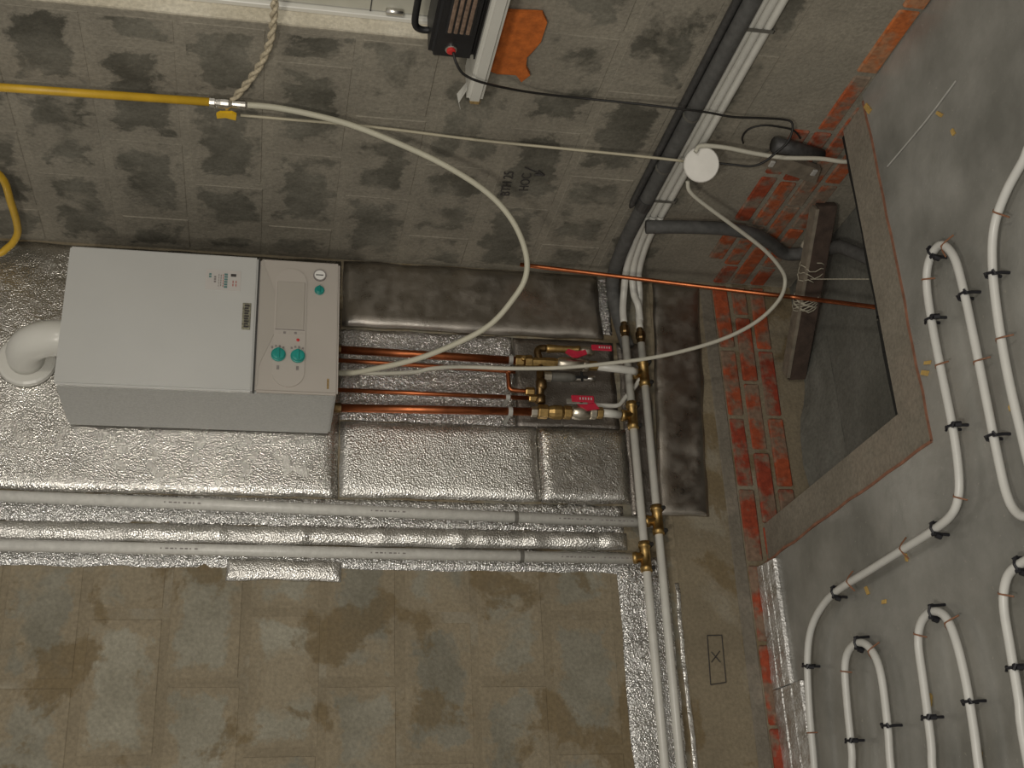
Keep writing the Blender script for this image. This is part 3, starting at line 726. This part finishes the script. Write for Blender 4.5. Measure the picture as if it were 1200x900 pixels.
# cross fitting with the drain valve between the thick pipes
v3 = thing('drain_valve', (-0.462, YC, 0.58), 'dark drain valve with black handle on brass cross fitting', 'valve')
bm = T([(-0.412, YC, 0.745), (-0.545, YC, 0.752)], 0.013, seg=10); profile(bm, (-0.470, YC, 0.745), (-1, 0, 0), [(0, 0.013), (0.01, 0.019), (0.03, 0.019), (0.04, 0.013)])
profile(bm, (-0.53, YC, 0.752), (-1, 0, 0), [(0, 0.013), (0.004, 0.018), (0.028, 0.018), (0.032, 0.012)])
obj('cross_fitting', bm, 'brass_dark', v3, True)
bm = bmesh.new(); nut(bm, (-0.518, YC, 0.80), (0, 0, -1), 0.014, 0.03); nut(bm, (-0.542, YC, 0.79), (0, 0, -1), 0.013, 0.03)
obj('nut', bm, 'brass', v3)
obj('tail', PR((-0.461, YC, 0.735), (0, 0, -1), [(0, 0.018), (0.024, 0.018)], 12), 'nickel', v3)
obj('body', PR((-0.461, YC, 0.712), (0, 0, -1), [(0, 0.013), (0.012, 0.016), (0.07, 0.015), (0.085, 0.011)]), 'dark_clip', v3, True)
bm = bmesh.new(); box(bm, -0.480, -0.444, YC - 0.018, YC - 0.010, 0.604, 0.612, 0.002); box(bm, -0.466, -0.456, YC - 0.012, YC + 0.01, 0.585, 0.63, 0.002)
obj('handle', bm, 'black_plastic', v3)
obj('outlet', PR((-0.461, YC, 0.63), (0, 0, -1), [(0, 0.008), (0.05, 0.008), (0.055, 0.010), (0.07, 0.010)], 10), 'steel', v3, True)
# valve on the far thick pipe
v4 = thing('ball_valve', (-0.585, YC, 0.50), 'brass valve with broad red lever on the far thick copper pipe', 'valve', 'ball valves')
bm = bmesh.new(); nut(bm, (-0.590, YC, 0.785), (0, 0, -1), 0.018, 0.022); obj('olive_nut', bm, 'nickel', v4)
bm = bmesh.new(); nut(bm, (-0.589, YC, 0.762), (0, 0, -1), 0.024, 0.034); profile(bm, (-0.589, YC, 0.73), (0, 0, -1), [(0, 0.018), (0.02, 0.024), (0.045, 0.024), (0.055, 0.019)]); nut(bm, (-0.588, YC, 0.676), (0, 0, -1), 0.023, 0.026)
obj('nut', bm, 'brass', v4)
obj('body', PR((-0.587, YC, 0.652), (0, 0, -1), [(0, 0.016), (0.008, 0.023), (0.03, 0.026), (0.06, 0.023), (0.068, 0.016)]), 'nickel', v4, True)
bm = bmesh.new(); nut(bm, (-0.586, YC, 0.586), (0, 0, -1), 0.022, 0.022); obj('tail_nut', bm, 'nickel', v4)
bm = bmesh.new(); nut(bm, (-0.585, YC, 0.562), (0, 0, -1), 0.020, 0.020); obj('tail', bm, 'brass', v4)
obj('stem', PR((-0.572, YC - 0.010, 0.622), (0.5, -1, 0), [(0, 0.007), (0.025, 0.007)], 8), 'brass_dark', v4)
obj('lever_arm', B(-0.570, -0.552, YC - 0.034, YC - 0.030, 0.600, 0.672, 0.002), 'steel', v4)
red_lever(v4, (-0.552, YC - 0.030, 0.655), 0.026, 0.078)
obj('handle_wing', prism([(-0.568, YC - 0.022, 0.635), (-0.562, YC - 0.022, 0.575), (-0.582, YC - 0.022, 0.560), (-0.590, YC - 0.022, 0.60)], (0, -0.006, 0)), 'red_lever', v4)
tag(obj('connecting_pipe', T([(-0.584, YC, 0.545), (-0.582, -0.090, 0.478)], 0.0135, seg=12), 'white_pipe', smooth=True), 'short white stub pipe below the far red lever valve', 'pipe')
tag(obj('branch_tube', T([(-0.548, -0.085, 0.60), (-0.546, -0.08, 0.52), (-0.540, -0.075, 0.475), (-0.505, -0.062, 0.445), (-0.46, -0.05, 0.405), (-0.43, -0.06, 0.385)], 0.0075, seg=10, sub=4), 'white_pipe', smooth=True), 'thin white tube curving behind the upper horizontal pipe', 'tube')
tag(obj('foil_sleeve', T([(-0.388, -0.040, 0.735), (-0.388, -0.042, 0.60), (-0.386, -0.044, 0.545)], [0.015, 0.017, 0.012], seg=10), 'foil_crinkled', smooth=True), 'short glittering foil sleeve between the two upper valves', 'foil sleeve')

# ------------------------------------------------------------------ white pipes on the back wall
def riser(x_top, x_bot, zb, lab, clips):
    o = thing('riser_pipe', (x_bot, -0.035, zb), lab, 'pipe', 'white riser pipes')
    obj('pipe', T([(x_top, -0.040, 2.80), (x_bot, -0.040, zb)], 0.0175, seg=14), 'pipe_sleeve', o, True)
    for z in clips:
        x = x_bot + (x_top - x_bot) * (z - zb) / (2.80 - zb)
        bm = PR((x, -0.040, z - 0.006), (0, 0, 1), [(0, 0.0205), (0.012, 0.0205)], 14)
        box(bm, x - 0.008, x + 0.008, -0.024, -0.004, z - 0.006, z + 0.006)
        obj('pipe_clip', bm, 'dark_clip', o)
    for z0 in (1.92, 1.30, 0.70, 0.56):
        bm = bmesh.new()
        for i in range(8):
            z = z0 - i * 0.014
            x = x_bot + (x_top - x_bot) * (z - zb) / (2.80 - zb)
            box(bm, x - 0.0050, x - 0.0015, -0.0580, -0.0565, z - (0.009 if i % 3 else 0.004), z)
        obj('pipe_print', bm, 'ink_grey', o)
    return o
r1 = riser(-0.892, -0.940, 0.375, 'long white riser pipe nearest the boiler, crossing the foil', (0.838,))
r2 = riser(-1.048, -1.062, 0.425, 'long white riser pipe between dimpled foil and bare blocks', (0.826,))

def tee(bm, p, run, branch, r=0.0185, l=0.05):
    p = Vector(p); run = Vector(run); branch = Vector(branch)
    profile(bm, p - run * l, run, [(0, r), (0.012, r * 1.12), (0.018, r * 1.12), (0.02, r * 0.92), (2 * l - 0.02, r * 0.92), (2 * l - 0.018, r * 1.12), (2 * l - 0.012, r * 1.12), (2 * l, r)])
    profile(bm, p, branch, [(0, r * 0.9), (0.025, r * 0.9), (0.026, r * 1.08), (0.038, r * 1.08), (0.04, r * 0.9)])
    return bm
YH = -0.070
def hpipe(zs, ex, lab, tees, mats):
    o = thing('heating_pipe', (-1.0, YH, zs[0]), lab, 'pipe', 'horizontal white pipes')
    def z_at(x): return zs[0] + (zs[1] - zs[0]) * (x + 0.25) / (-2.4 + 0.25)
    xs = [ex] + [t for t in tees] + [-2.4]
    obj('pipe', T([(ex, YH, z_at(ex)), (-2.4, YH, z_at(-2.4))], 0.0135, seg=14), 'white_pipe', o, True)
    obj('end_fitting', PR((ex + 0.045, YH, z_at(ex)), (-1, 0, 0), [(0, 0.010), (0.012, 0.012), (0.02, 0.017), (0.04, 0.017), (0.045, 0.0145), (0.06, 0.0145)], 10), 'brass_dark', o)
    for tx, br in tees.items():
        t = obj('tee_fitting', tee(bmesh.new(), (tx, YH, z_at(tx)), (-1, 0, 0), br), 'brass', o, True)
        obj('tee_shroud', B(tx - 0.045, tx - 0.032, YH - 0.019, YH + 0.012, z_at(tx) - 0.026, z_at(tx) - 0.012, 0.003), 'black_rubber', t)
        obj('tee_shroud', B(tx + 0.032, tx + 0.045, YH - 0.019, YH + 0.012, z_at(tx) - 0.026, z_at(tx) - 0.012, 0.003), 'black_rubber', t)
    return o
h1 = hpipe((0.428, 0.430), -0.265, 'upper of two horizontal white pipes along the wall foot', {-0.575: (0, 0, 1), -1.064: (0, 0.4, 1)}, None)
h2 = hpipe((0.372, 0.385), -0.285, 'lower of two horizontal white pipes along the wall foot', {-0.414: (0, 0.3, 1), -0.940: (0, 0.5, 1)}, None)

# ------------------------------------------------------------------ pipes along the foot of the right wall, round the corner
dk = thing('insulated_pipe', (-0.035, -1.0, 0.478), 'dark foam-wrapped pipe along the right wall into the corner', 'pipe')
dp = [(-0.027, -4.2, 0.474), (-0.027, -2.0, 0.474), (-0.027, -0.50, 0.471), (-0.030, -0.28, 0.468), (-0.046, -0.13, 0.462), (-0.085, -0.055, 0.452), (-0.16, -0.040, 0.440), (-0.24, -0.036, 0.425), (-0.30, -0.036, 0.41)]
obj('foam_sleeve', T(dp, 0.0235, seg=14, sub=5, jitter=0.05), 'grey_foam', dk, True)
obj('upper_sleeve', T([(-0.014, -4.2, 0.506), (-0.014, -2.0, 0.506), (-0.014, -0.62, 0.505), (-0.014, -0.50, 0.502)], 0.0115, seg=10, sub=4, jitter=0.06), 'dark_foam', dk, True)
obj('tape_ring', PR((-0.028, -0.545, 0.472), (0, 1, 0), [(0, 0.0255), (0.05, 0.0255)], 14), 'dark_foam', dk)
for k, (y, l) in enumerate(((-1.5, 0.2), (-0.98, 0.14), (-0.72, 0.10))):
    obj('tape', T([(-0.027, y, 0.473), (-0.027, y + 0.008, 0.473)], 0.0255, seg=14), 'dark_clip', dk)
cl = tag(obj('wall_wrap', sheet(-0.24, -0.012, 0.455, 0.515, 0.006, 0.004, 25, 0.008, 0, seed=22), 'foil_crinkled', smooth=True), 'crumpled shiny wrap in the corner above the dark pipe', 'wrap')

tubes = []
ends = [(( -0.213, -0.060, 0.430), 0.428), ((-0.236, -0.062, 0.374), 0.372)]
def btube(z, xo, tail, lab):
    pts = [(xo, -4.2, z), (xo, -2.0, z), (xo, -0.60, z), (xo, -0.42, z)] + tail
    return tag(obj('flexible_pipe', T(pts, 0.0125, seg=10, sub=5), 'white_pipe', smooth=True), lab, 'pipe', 'white pipes along the right wall')
b1 = btube(0.438, -0.0145, [(-0.026, -0.28, 0.434), (-0.055, -0.155, 0.428), (-0.115, -0.088, 0.424), (-0.175, -0.072, 0.428), (-0.222, YH, 0.428)], 'uppermost of the three white pipes bundled along the right wall')
b2_ = btube(0.389, -0.0145, [(-0.020, -0.27, 0.388), (-0.055, -0.14, 0.380), (-0.115, -0.085, 0.366), (-0.185, -0.070, 0.370), (-0.242, YH, 0.372)], 'lowest of three white pipes in the bundle along the right wall')
b3 = btube(0.4135, -0.0150, [(-0.024, -0.27, 0.4115), (-0.058, -0.150, 0.404), (-0.12, -0.100, 0.392), (-0.17, -0.100, 0.380), (-0.215, -0.060, 0.365)], 'middle one of the three white pipes bundled along the right wall')
for k, y in enumerate((-1.346, -0.536)):
    bm = bmesh.new()
    box(bm, -0.0295, -0.0280, y - 0.006, y + 0.006, 0.373, 0.4535); box(bm, -0.0295, -0.004, y - 0.006, y + 0.006, 0.4515, 0.4535); box(bm, -0.0295, -0.004, y - 0.006, y + 0.006, 0.373, 0.375)
    tag(obj('pipe_strap', bm, 'dark_clip'), ['thin strap around the white pipe bundle near the frame edge', 'thin strap around the white pipe bundle near the corner'][k], 'strap', 'pipe straps')

cdt = tag(obj('conduit', T(D['conduit'], 0.022, seg=12, sub=5), 'grey_foam', smooth=True), 'dark grey conduit branching down the corner into the floor opening', 'conduit')
cth = tag(obj('copper_tube', T(D['copper_thin'], 0.0075, seg=10, sub=4), 'copper', smooth=True), 'long thin copper tube slanting from the corner into the opening', 'pipe')

# ------------------------------------------------------------------ batten in the pit, tied with string
pa, pb = Vector((-0.368, -0.008, -0.208)), Vector((-0.008, -0.568, -0.128))
ax = (pb - pa).normalized(); sd = ax.cross(Vector((0, 0, 1))).normalized(); upv = sd.cross(ax)
bt = thing('wooden_batten', (-0.19, -0.29, -0.20), 'cement-splashed wooden batten across the corner of the floor opening', 'batten')
def obox(p, q, hw, h0, h1):
    bm = bmesh.new(); v = []
    for c in (p, q):
        for a, b in ((-hw, h0), (hw, h0), (hw, h1), (-hw, h1)): v.append(bm.verts.new(c + sd * a + upv * b))
    for f in ((0, 1, 2, 3), (7, 6, 5, 4), (0, 4, 5, 1), (1, 5, 6, 2), (2, 6, 7, 3), (3, 7, 4, 0)): bm.faces.new([v[i] for i in f])
    return bm
obj('wood', obox(pa, pb, 0.024, -0.036, 0.026), 'wood_dark', bt)
obj('cement_crust', obox(pa + ax * 0.01, pb - ax * 0.01, 0.026, 0.024, 0.036), 'wood_grey', bt)
st = thing('string_lashing', tuple(pa.lerp(pb, 0.5)), 'pale string lashed around the batten and the copper tube', 'string')
bm = bmesh.new()
def wrap(t, n, spread):
    pts = []
    for i in range(n * 14 + 1):
        a = 2 * PI * i / 14
        c = pa.lerp(pb, t + spread * (i / (n * 14) - 0.5) + 0.012 * math.sin(i * 1.7))
        pts.append(c + sd * (0.034 * math.cos(a)) + upv * (0.003 + 0.044 * math.sin(a)))
    tube(bm, pts, 0.0019, seg=5)
wrap(0.455, 10, 0.07); wrap(0.64, 3, 0.10)
obj('turns', bm, 'string_fibre', st, True)
obj('loose_end', T(D['string'], 0.0017, seg=5, sub=3), 'string_fibre', st)
bm = bmesh.new(); bmesh.ops.create_icosphere(bm, subdivisions=2, radius=0.026)
for v in bm.verts: v.co = v.co * (1 + 0.35 * noise.noise(v.co * 40)); v.co.z *= 0.7
for v in bm.verts: v.co += Vector((-0.022, -0.330, -0.168))
tag(obj('mortar_lump', bm, 'plaster'), 'pale lump of mortar under the dark conduit in the opening', 'mortar lump')
bm = bmesh.new()
n = 14
g = [[None] * (n + 1) for _ in range(n + 1)]
for i in range(n + 1):
    for j in range(n + 1):
        u, v_ = i / n, j / n
        x = -0.93 + 0.62 * u; y = -0.016 - 0.20 * v_
        h = 0.075 * (1 - v_) ** 1.5 * max(0, math.sin(PI * min(1, u * 1.02))) * (1.25 - u) + 0.012 * noise.noise(Vector((x * 14, y * 14, 2)))
        g[i][j] = bm.verts.new((x, y, PIT + max(0.001, h)))
for i in range(n):
    for j in range(n): bm.faces.new((g[i][j], g[i + 1][j], g[i + 1][j + 1], g[i][j + 1]))
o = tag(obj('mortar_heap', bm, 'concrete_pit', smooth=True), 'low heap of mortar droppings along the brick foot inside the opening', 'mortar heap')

# ------------------------------------------------------------------ cables, hose, junction box
tag(obj('gas_hose', T(D['hose'], 0.0086, seg=12, sub=6), 'hose_cream', smooth=True), 'thick cream hose looping from yellow pipe to the boiler underside', 'hose')
tag(obj('cable', T(D['thin_cable'], 0.0042, seg=8, sub=4), 'cable_cream', smooth=True), 'thin cream cable running straight from yellow valve to junction box', 'cable', 'pale cables at the junction box')
tag(obj('cable', T(D['floor_cable'], 0.0068, seg=10, sub=5), 'cable_white', smooth=True), 'white cable from junction box down into the floor opening', 'cable', 'pale cables at the junction box')
tag(obj('cable', T(D['boiler_cable'], 0.0066, seg=10, sub=6), 'cable_white', smooth=True), 'white cable sagging from junction box and back up to the boiler', 'cable', 'pale cables at the junction box')
tag(obj('cable', T(D['black_cable'], 0.0035, seg=8, sub=5), 'black_rubber', smooth=True), 'black cable from the appliance on the sill down to the junction box', 'cable')
tag(obj('cable', T(D['black_loop'], 0.0028, seg=8, sub=5), 'black_rubber', smooth=True), 'short loop of black wire against the wall beside the junction box', 'cable')
jb = thing('junction_box', (-0.072, -0.812, 0.395), 'round white junction box hanging in front of the pipe bundle', 'junction box')
jn = Vector((-0.62, -0.77, 0.16)).normalized(); jc = Vector((-0.073, -0.812, 0.395))
obj('box_body', PR(jc - jn * 0.004, jn, [(0, 0.046), (0.002, 0.050), (0.030, 0.050)], 30), 'white_plastic', jb)
obj('lid', PR(jc + jn * 0.026, jn, [(0, 0.053), (0.006, 0.053), (0.010, 0.050), (0.011, 0.02)], 30), 'junction_white', jb)
# yellow gas pipes
yp = thing('gas_pipe', (-0.05, -0.87, 1.80), 'straight yellow gas pipe high on the right wall ending at a valve', 'gas pipe', 'yellow gas pipes')
obj('pipe', T([(-0.05, -0.848, 2.80), (-0.05, -0.876, 1.815)], 0.0115, seg=14), 'yellow_paint', yp, True)
vv = obj('valve_body', PR((-0.05, -0.877, 1.818), (0, 0, -1), [(0, 0.016), (0.014, 0.016), (0.015, 0.012), (0.03, 0.015), (0.05, 0.015), (0.06, 0.010), (0.08, 0.0125), (0.095, 0.0125), (0.10, 0.009)], 12), 'steel', yp)
obj('pipe_collar', PR((-0.05, -0.877, 1.816), (0, 0, -1), [(0, 0.0155), (0.011, 0.0155)], 14), 'white_plastic', vv)
obj('valve_lever', prism([(-0.058, -0.842, 1.800), (-0.058, -0.826, 1.798), (-0.058, -0.832, 1.775), (-0.058, -0.824, 1.748), (-0.058, -0.848, 1.746), (-0.058, -0.856, 1.758), (-0.058, -0.852, 1.79)], (-0.008, 0, 0)), 'yellow_lever', yp)
obj('lever_stem', PR((-0.05, -0.868, 1.772), (-0.2, 1, 0), [(0, 0.006), (0.026, 0.006)], 8), 'steel', yp)
ys = [(-0.05, -0.62, 2.80), (-0.05, -0.50, 2.50), (-0.05, -0.44, 2.425), (-0.052, -0.30, 2.418), (-0.056, -0.185, 2.418), (-0.064, -0.125, 2.428), (-0.085, -0.085, 2.460), (-0.105, -0.070, 2.52), (-0.11, -0.07, 2.80)]
tag(obj('gas_pipe', T(ys, 0.0115, seg=14, sub=5), 'yellow_paint', smooth=True), 'bent yellow gas pipe in the corner above the boiler flue', 'gas pipe', 'yellow gas pipes')
rp = thing('rope', D['rope'][-1], 'twisted beige rope hanging from the window edge to the yellow valve', 'rope')
P = smooth_path(D['rope'], 12)
for s in range(2):
    pts = []; u = None
    for i, p in enumerate(P):
        t = P[min(i + 1, len(P) - 1)] - P[max(i - 1, 0)]
        u, v = frame_at(t, u); a = i * 0.55 + s * PI
        pts.append(p + (u * math.cos(a) + v * math.sin(a)) * 0.005)
    obj('strand', T(pts, 0.0060, seg=7), 'rope_fibre', rp, True)

# short dark tube added for the shade of a hollow, and little board against the right wall
tag(obj('hollow_shade', T([(-0.036, -0.888, 0.185), (-0.036, -0.874, 0.11), (-0.036, -0.856, 0.015)], [0.024, 0.023, 0.019], seg=10), 'dark_foam', smooth=True), 'short dark shape painting a shadowed hollow on the wall behind the white cable', 'painted hollow')
pk = thing('board', (-0.03, -0.76, 0.0), 'small grey board nailed to the right wall below the junction box', 'board')
obj('wood', prism([(-0.013, -0.775, 0.182), (-0.013, -0.833, 0.166), (-0.013, -0.775, -0.018), (-0.013, -0.700, -0.034)], (-0.018, 0, 0)), 'wood_grey', pk)
for (y, z) in ((-0.790, 0.150), (-0.764, 0.000)):
    obj('nail_plate', B(-0.038, -0.031, y - 0.014, y + 0.014, z - 0.008, z + 0.008, 0.002), 'scratch', pk)

# ------------------------------------------------------------------ window sill, appliance, orange foam
si = thing('window_sill', (-0.02, -1.3, 1.10), 'white laminated window sill projecting from the right wall', 'window sill')
bm = bmesh.new(); box(bm, -0.125, -0.001, -2.62, -1.065, 1.102, 1.146, 0.010, 3); obj('board', bm, 'sill_white', si)
obj('board_inner', B(-0.002, 0.044, OY0 + 0.002, OY1 - 0.008, 1.104, 1.1455), 'sill_white', si)
obj('core_edge', B(-0.118, -0.004, -1.066, -1.050, 1.106, 1.134, 0.004), 'chipboard', si)
obj('peeling_film', prism([(-0.10, -1.085, 1.1465), (-0.098, -1.03, 1.158), (-0.085, -0.985, 1.146), (-0.055, -0.985, 1.150), (-0.07, -1.03, 1.162), (-0.075, -1.085, 1.1465)], (0, 0, 0.0015)), 'pvc_white', si)
ap = thing('appliance', (-0.03, -1.33, 1.146), 'black portable electric appliance with red switch standing on the sill', 'appliance')
obj('body', B(-0.105, 0.030, -1.52, -1.205, 1.147, 1.268, 0.014, 3), 'black_plastic', ap)
vt = obj('vent_panel', B(-0.112, -0.100, -1.47, -1.305, 1.172, 1.238, 0.004), 'black_plastic', ap)
for i in range(4):
    obj('vent_slat', B(-0.1155, -0.110, -1.465, -1.315, 1.178 + i * 0.015, 1.188 + i * 0.015, 0.002), 'vent_bronze', vt)
sw = obj('switch', PR((-0.104, -1.250, 1.214), (-1, 0, 0), [(0, 0.015), (0.006, 0.015), (0.007, 0.012)], 16), 'steel', ap)
obj('rocker', PR((-0.110, -1.250, 1.214), (-1, 0, 0), [(0, 0.0115), (0.006, 0.0115), (0.008, 0.008)], 14), 'red_plastic', sw)
obj('handle', T([(-0.04, -1.235, 1.262), (-0.04, -1.235, 1.288), (-0.04, -1.255, 1.305), (-0.04, -1.33, 1.308), (-0.04, -1.45, 1.306), (-0.04, -1.49, 1.29), (-0.04, -1.49, 1.262)], 0.009, seg=10, sub=4), 'black_plastic', ap, True)
obj('foot_plate', B(-0.100, 0.025, -1.51, -1.212, 1.1462, 1.150), 'black_rubber', ap)
of = [(-1.30, 1.095), (-1.31, 0.985), (-1.278, 0.966), (-1.205, 0.966), (-1.14, 0.990), (-1.10, 0.984), (-1.070, 0.966), (-1.038, 0.984), (-1.064, 1.004), (-1.060, 1.055), (-1.08, 1.095)]
bm = prism([(-0.004, y, z) for y, z in of], (-0.012, 0, 0))
bmesh.ops.subdivide_edges(bm, edges=bm.edges[:], cuts=2)
for v in bm.verts:
    if v.co.x < -0.01: v.co.x -= 0.004 * noise.noise(v.co * 30)
tag(obj('brick_patch', bm, 'foam_orange'), 'ragged orange brick patch in the wall just below the sill', 'brick patch')
o = tag(obj('tile_fragment', prism([(-0.004, -1.36, 1.09), (-0.004, -1.37, 1.03), (-0.004, -1.42, 1.01), (-0.004, -1.44, 1.09)], (-0.008, 0, 0)), 'foam_orange'), 'smaller orange brick fragment at the frame edge below the sill', 'brick patch')

# ------------------------------------------------------------------ underfloor heating pipes
ZP = 0.032
def floor_pipe(key, lab, head=(), tail=()):
    pts = [(x, y, ZP) for x, y in list(head) + D['pipe' + key] + list(tail)]
    P = smooth_path(pts, 5)
    o = thing('floor_heating_pipe', (D['pipe' + key][0][0], D['pipe' + key][0][1], 0.0), lab, 'heating pipe', 'floor heating pipes')
    obj('pipe', T(P, 0.0105, seg=12), 'floor_pipe', o, True)
    def near(p):
        i = min(range(1, len(P) - 1), key=lambda k: (P[k].x - p[0]) ** 2 + (P[k].y - p[1]) ** 2)
        d = (P[i + 1] - P[i - 1]).normalized(); return P[i], d, Vector((-d.y, d.x, 0))
    for p in D['clips' + key]:
        c, d, n = near(p)
        bm = bmesh.new()
        for s in (-1, 1):
            tube(bm, [c + n * (0.013 * s) + d * 0.004 + Vector((0, 0, 0.010)), c + n * (0.0145 * s) + Vector((0, 0, -0.012)), c + n * (0.016 * s) + Vector((0, 0, -0.0325))], 0.0038, seg=6)
            tube(bm, [c + n * (0.014 * s) - d * 0.006 + Vector((0, 0, 0.010)), c + n * (0.016 * s) + d * 0.006 + Vector((0, 0, 0.004))], 0.0045 if s < 0 else 0.003, seg=6)
        tube(bm, [c + n * 0.013 + Vector((0, 0, 0.009)), c + Vector((0, 0, 0.0135)), c - n * 0.013 + Vector((0, 0, 0.009))], 0.0034, seg=6)
        tube(bm, [c - n * 0.017 + Vector((0, 0, 0.004)), c - n * 0.022 + Vector((0, 0, -0.010))], 0.007, seg=6)
        obj('clip', bm, 'clip_black', o)
    for p in D['ties' + key]:
        c, d, n = near(p)
        bm = bmesh.new()
        pts = [c + n * 0.030 + Vector((0, 0, -0.012)), c + n * 0.013 + Vector((0, 0, 0.004)), c + Vector((0, 0, 0.0125)), c - n * 0.013 + Vector((0, 0, 0.004)), c - n * 0.026 + Vector((0, 0, -0.008))]
        tube(bm, pts, 0.0022, seg=5)
        obj('wire_tie', bm, 'tie_rust', o)
    return o
floor_pipe('1', 'long white floor pipe skirting the corner opening with a hairpin bend', [(-3.0, -0.20), (-2.4, -0.20)], [(-1.44, -1.66), (-1.50, -1.9)])
floor_pipe('2', 'white floor pipe running at the lower frame edge beyond the hairpin', [(-0.60, -2.3), (-0.61, -2.0)], [(-1.45, -1.53), (-1.52, -1.7), (-1.6, -2.0)])
floor_pipe('3', 'small white floor pipe hairpin nearest the foil edge strips', [(-3.0, -0.45), (-2.4, -0.45)], [(-2.4, -0.66), (-3.0, -0.66)])
floor_pipe('4', 'middle white floor pipe hairpin between two other hairpins', [(-3.0, -0.86), (-2.4, -0.86)], [(-2.4, -1.06), (-3.0, -1.06)])
floor_pipe('5', 'white floor pipe hairpin farthest from the back wall', [(-3.0, -1.26), (-2.4, -1.26)], [(-1.52, -1.49), (-1.62, -1.50), (-2.4, -1.48)])

CHIP_LABELS = ['largest yellowish chip of debris beside the opening corner at the right wall', 'small yellow chip on bare film nearer the pale splinter', 'small yellow chip on bare film farther from the pale splinter',
    'yellowish chip beside the long edge of the floor opening rim', 'yellow chip beside the slanting run of the long floor pipe', 'small orange chip below the slanting pipe, nearer the foil strip', 'small orange chip below the slanting pipe, farther from the foil strip',
    'yellow chip between the hairpin bend and the lower frame edge', 'orange chip lying inside the middle floor pipe hairpin', 'yellow chip outside the middle hairpin near the frame edge', 'smaller chip close to the one at the rim edge']
for i, (x, y) in enumerate(D['chips']):
    a = random.uniform(0, PI); L, W = random.uniform(0.010, 0.018), random.uniform(0.004, 0.007)
    if i == 0: a, L, W = 0.4, 0.022, 0.009
    d = Vector((math.cos(a), math.sin(a), 0)); n = Vector((-d.y, d.x, 0)); c = Vector((x, y, 0.0008 if (x < FX or y < FY) else -0.0185))
    tag(obj('wood_chip', prism([c - d * L - n * W, c + d * L * 0.8 - n * W * 0.8, c + d * L + n * W, c - d * L * 0.7 + n * W], (0, 0, 0.004)), 'chip_yellow'), CHIP_LABELS[i], 'debris chip', 'yellow debris chips')
tag(obj('straw', T([(-0.281, -1.518, 0.003), (-0.290, -1.369, 0.004), (-0.286, -1.16, 0.003)], 0.0022, seg=5, sub=3), 'scratch'), 'long thin pale splinter lying on the floor near the opening', 'splinter')
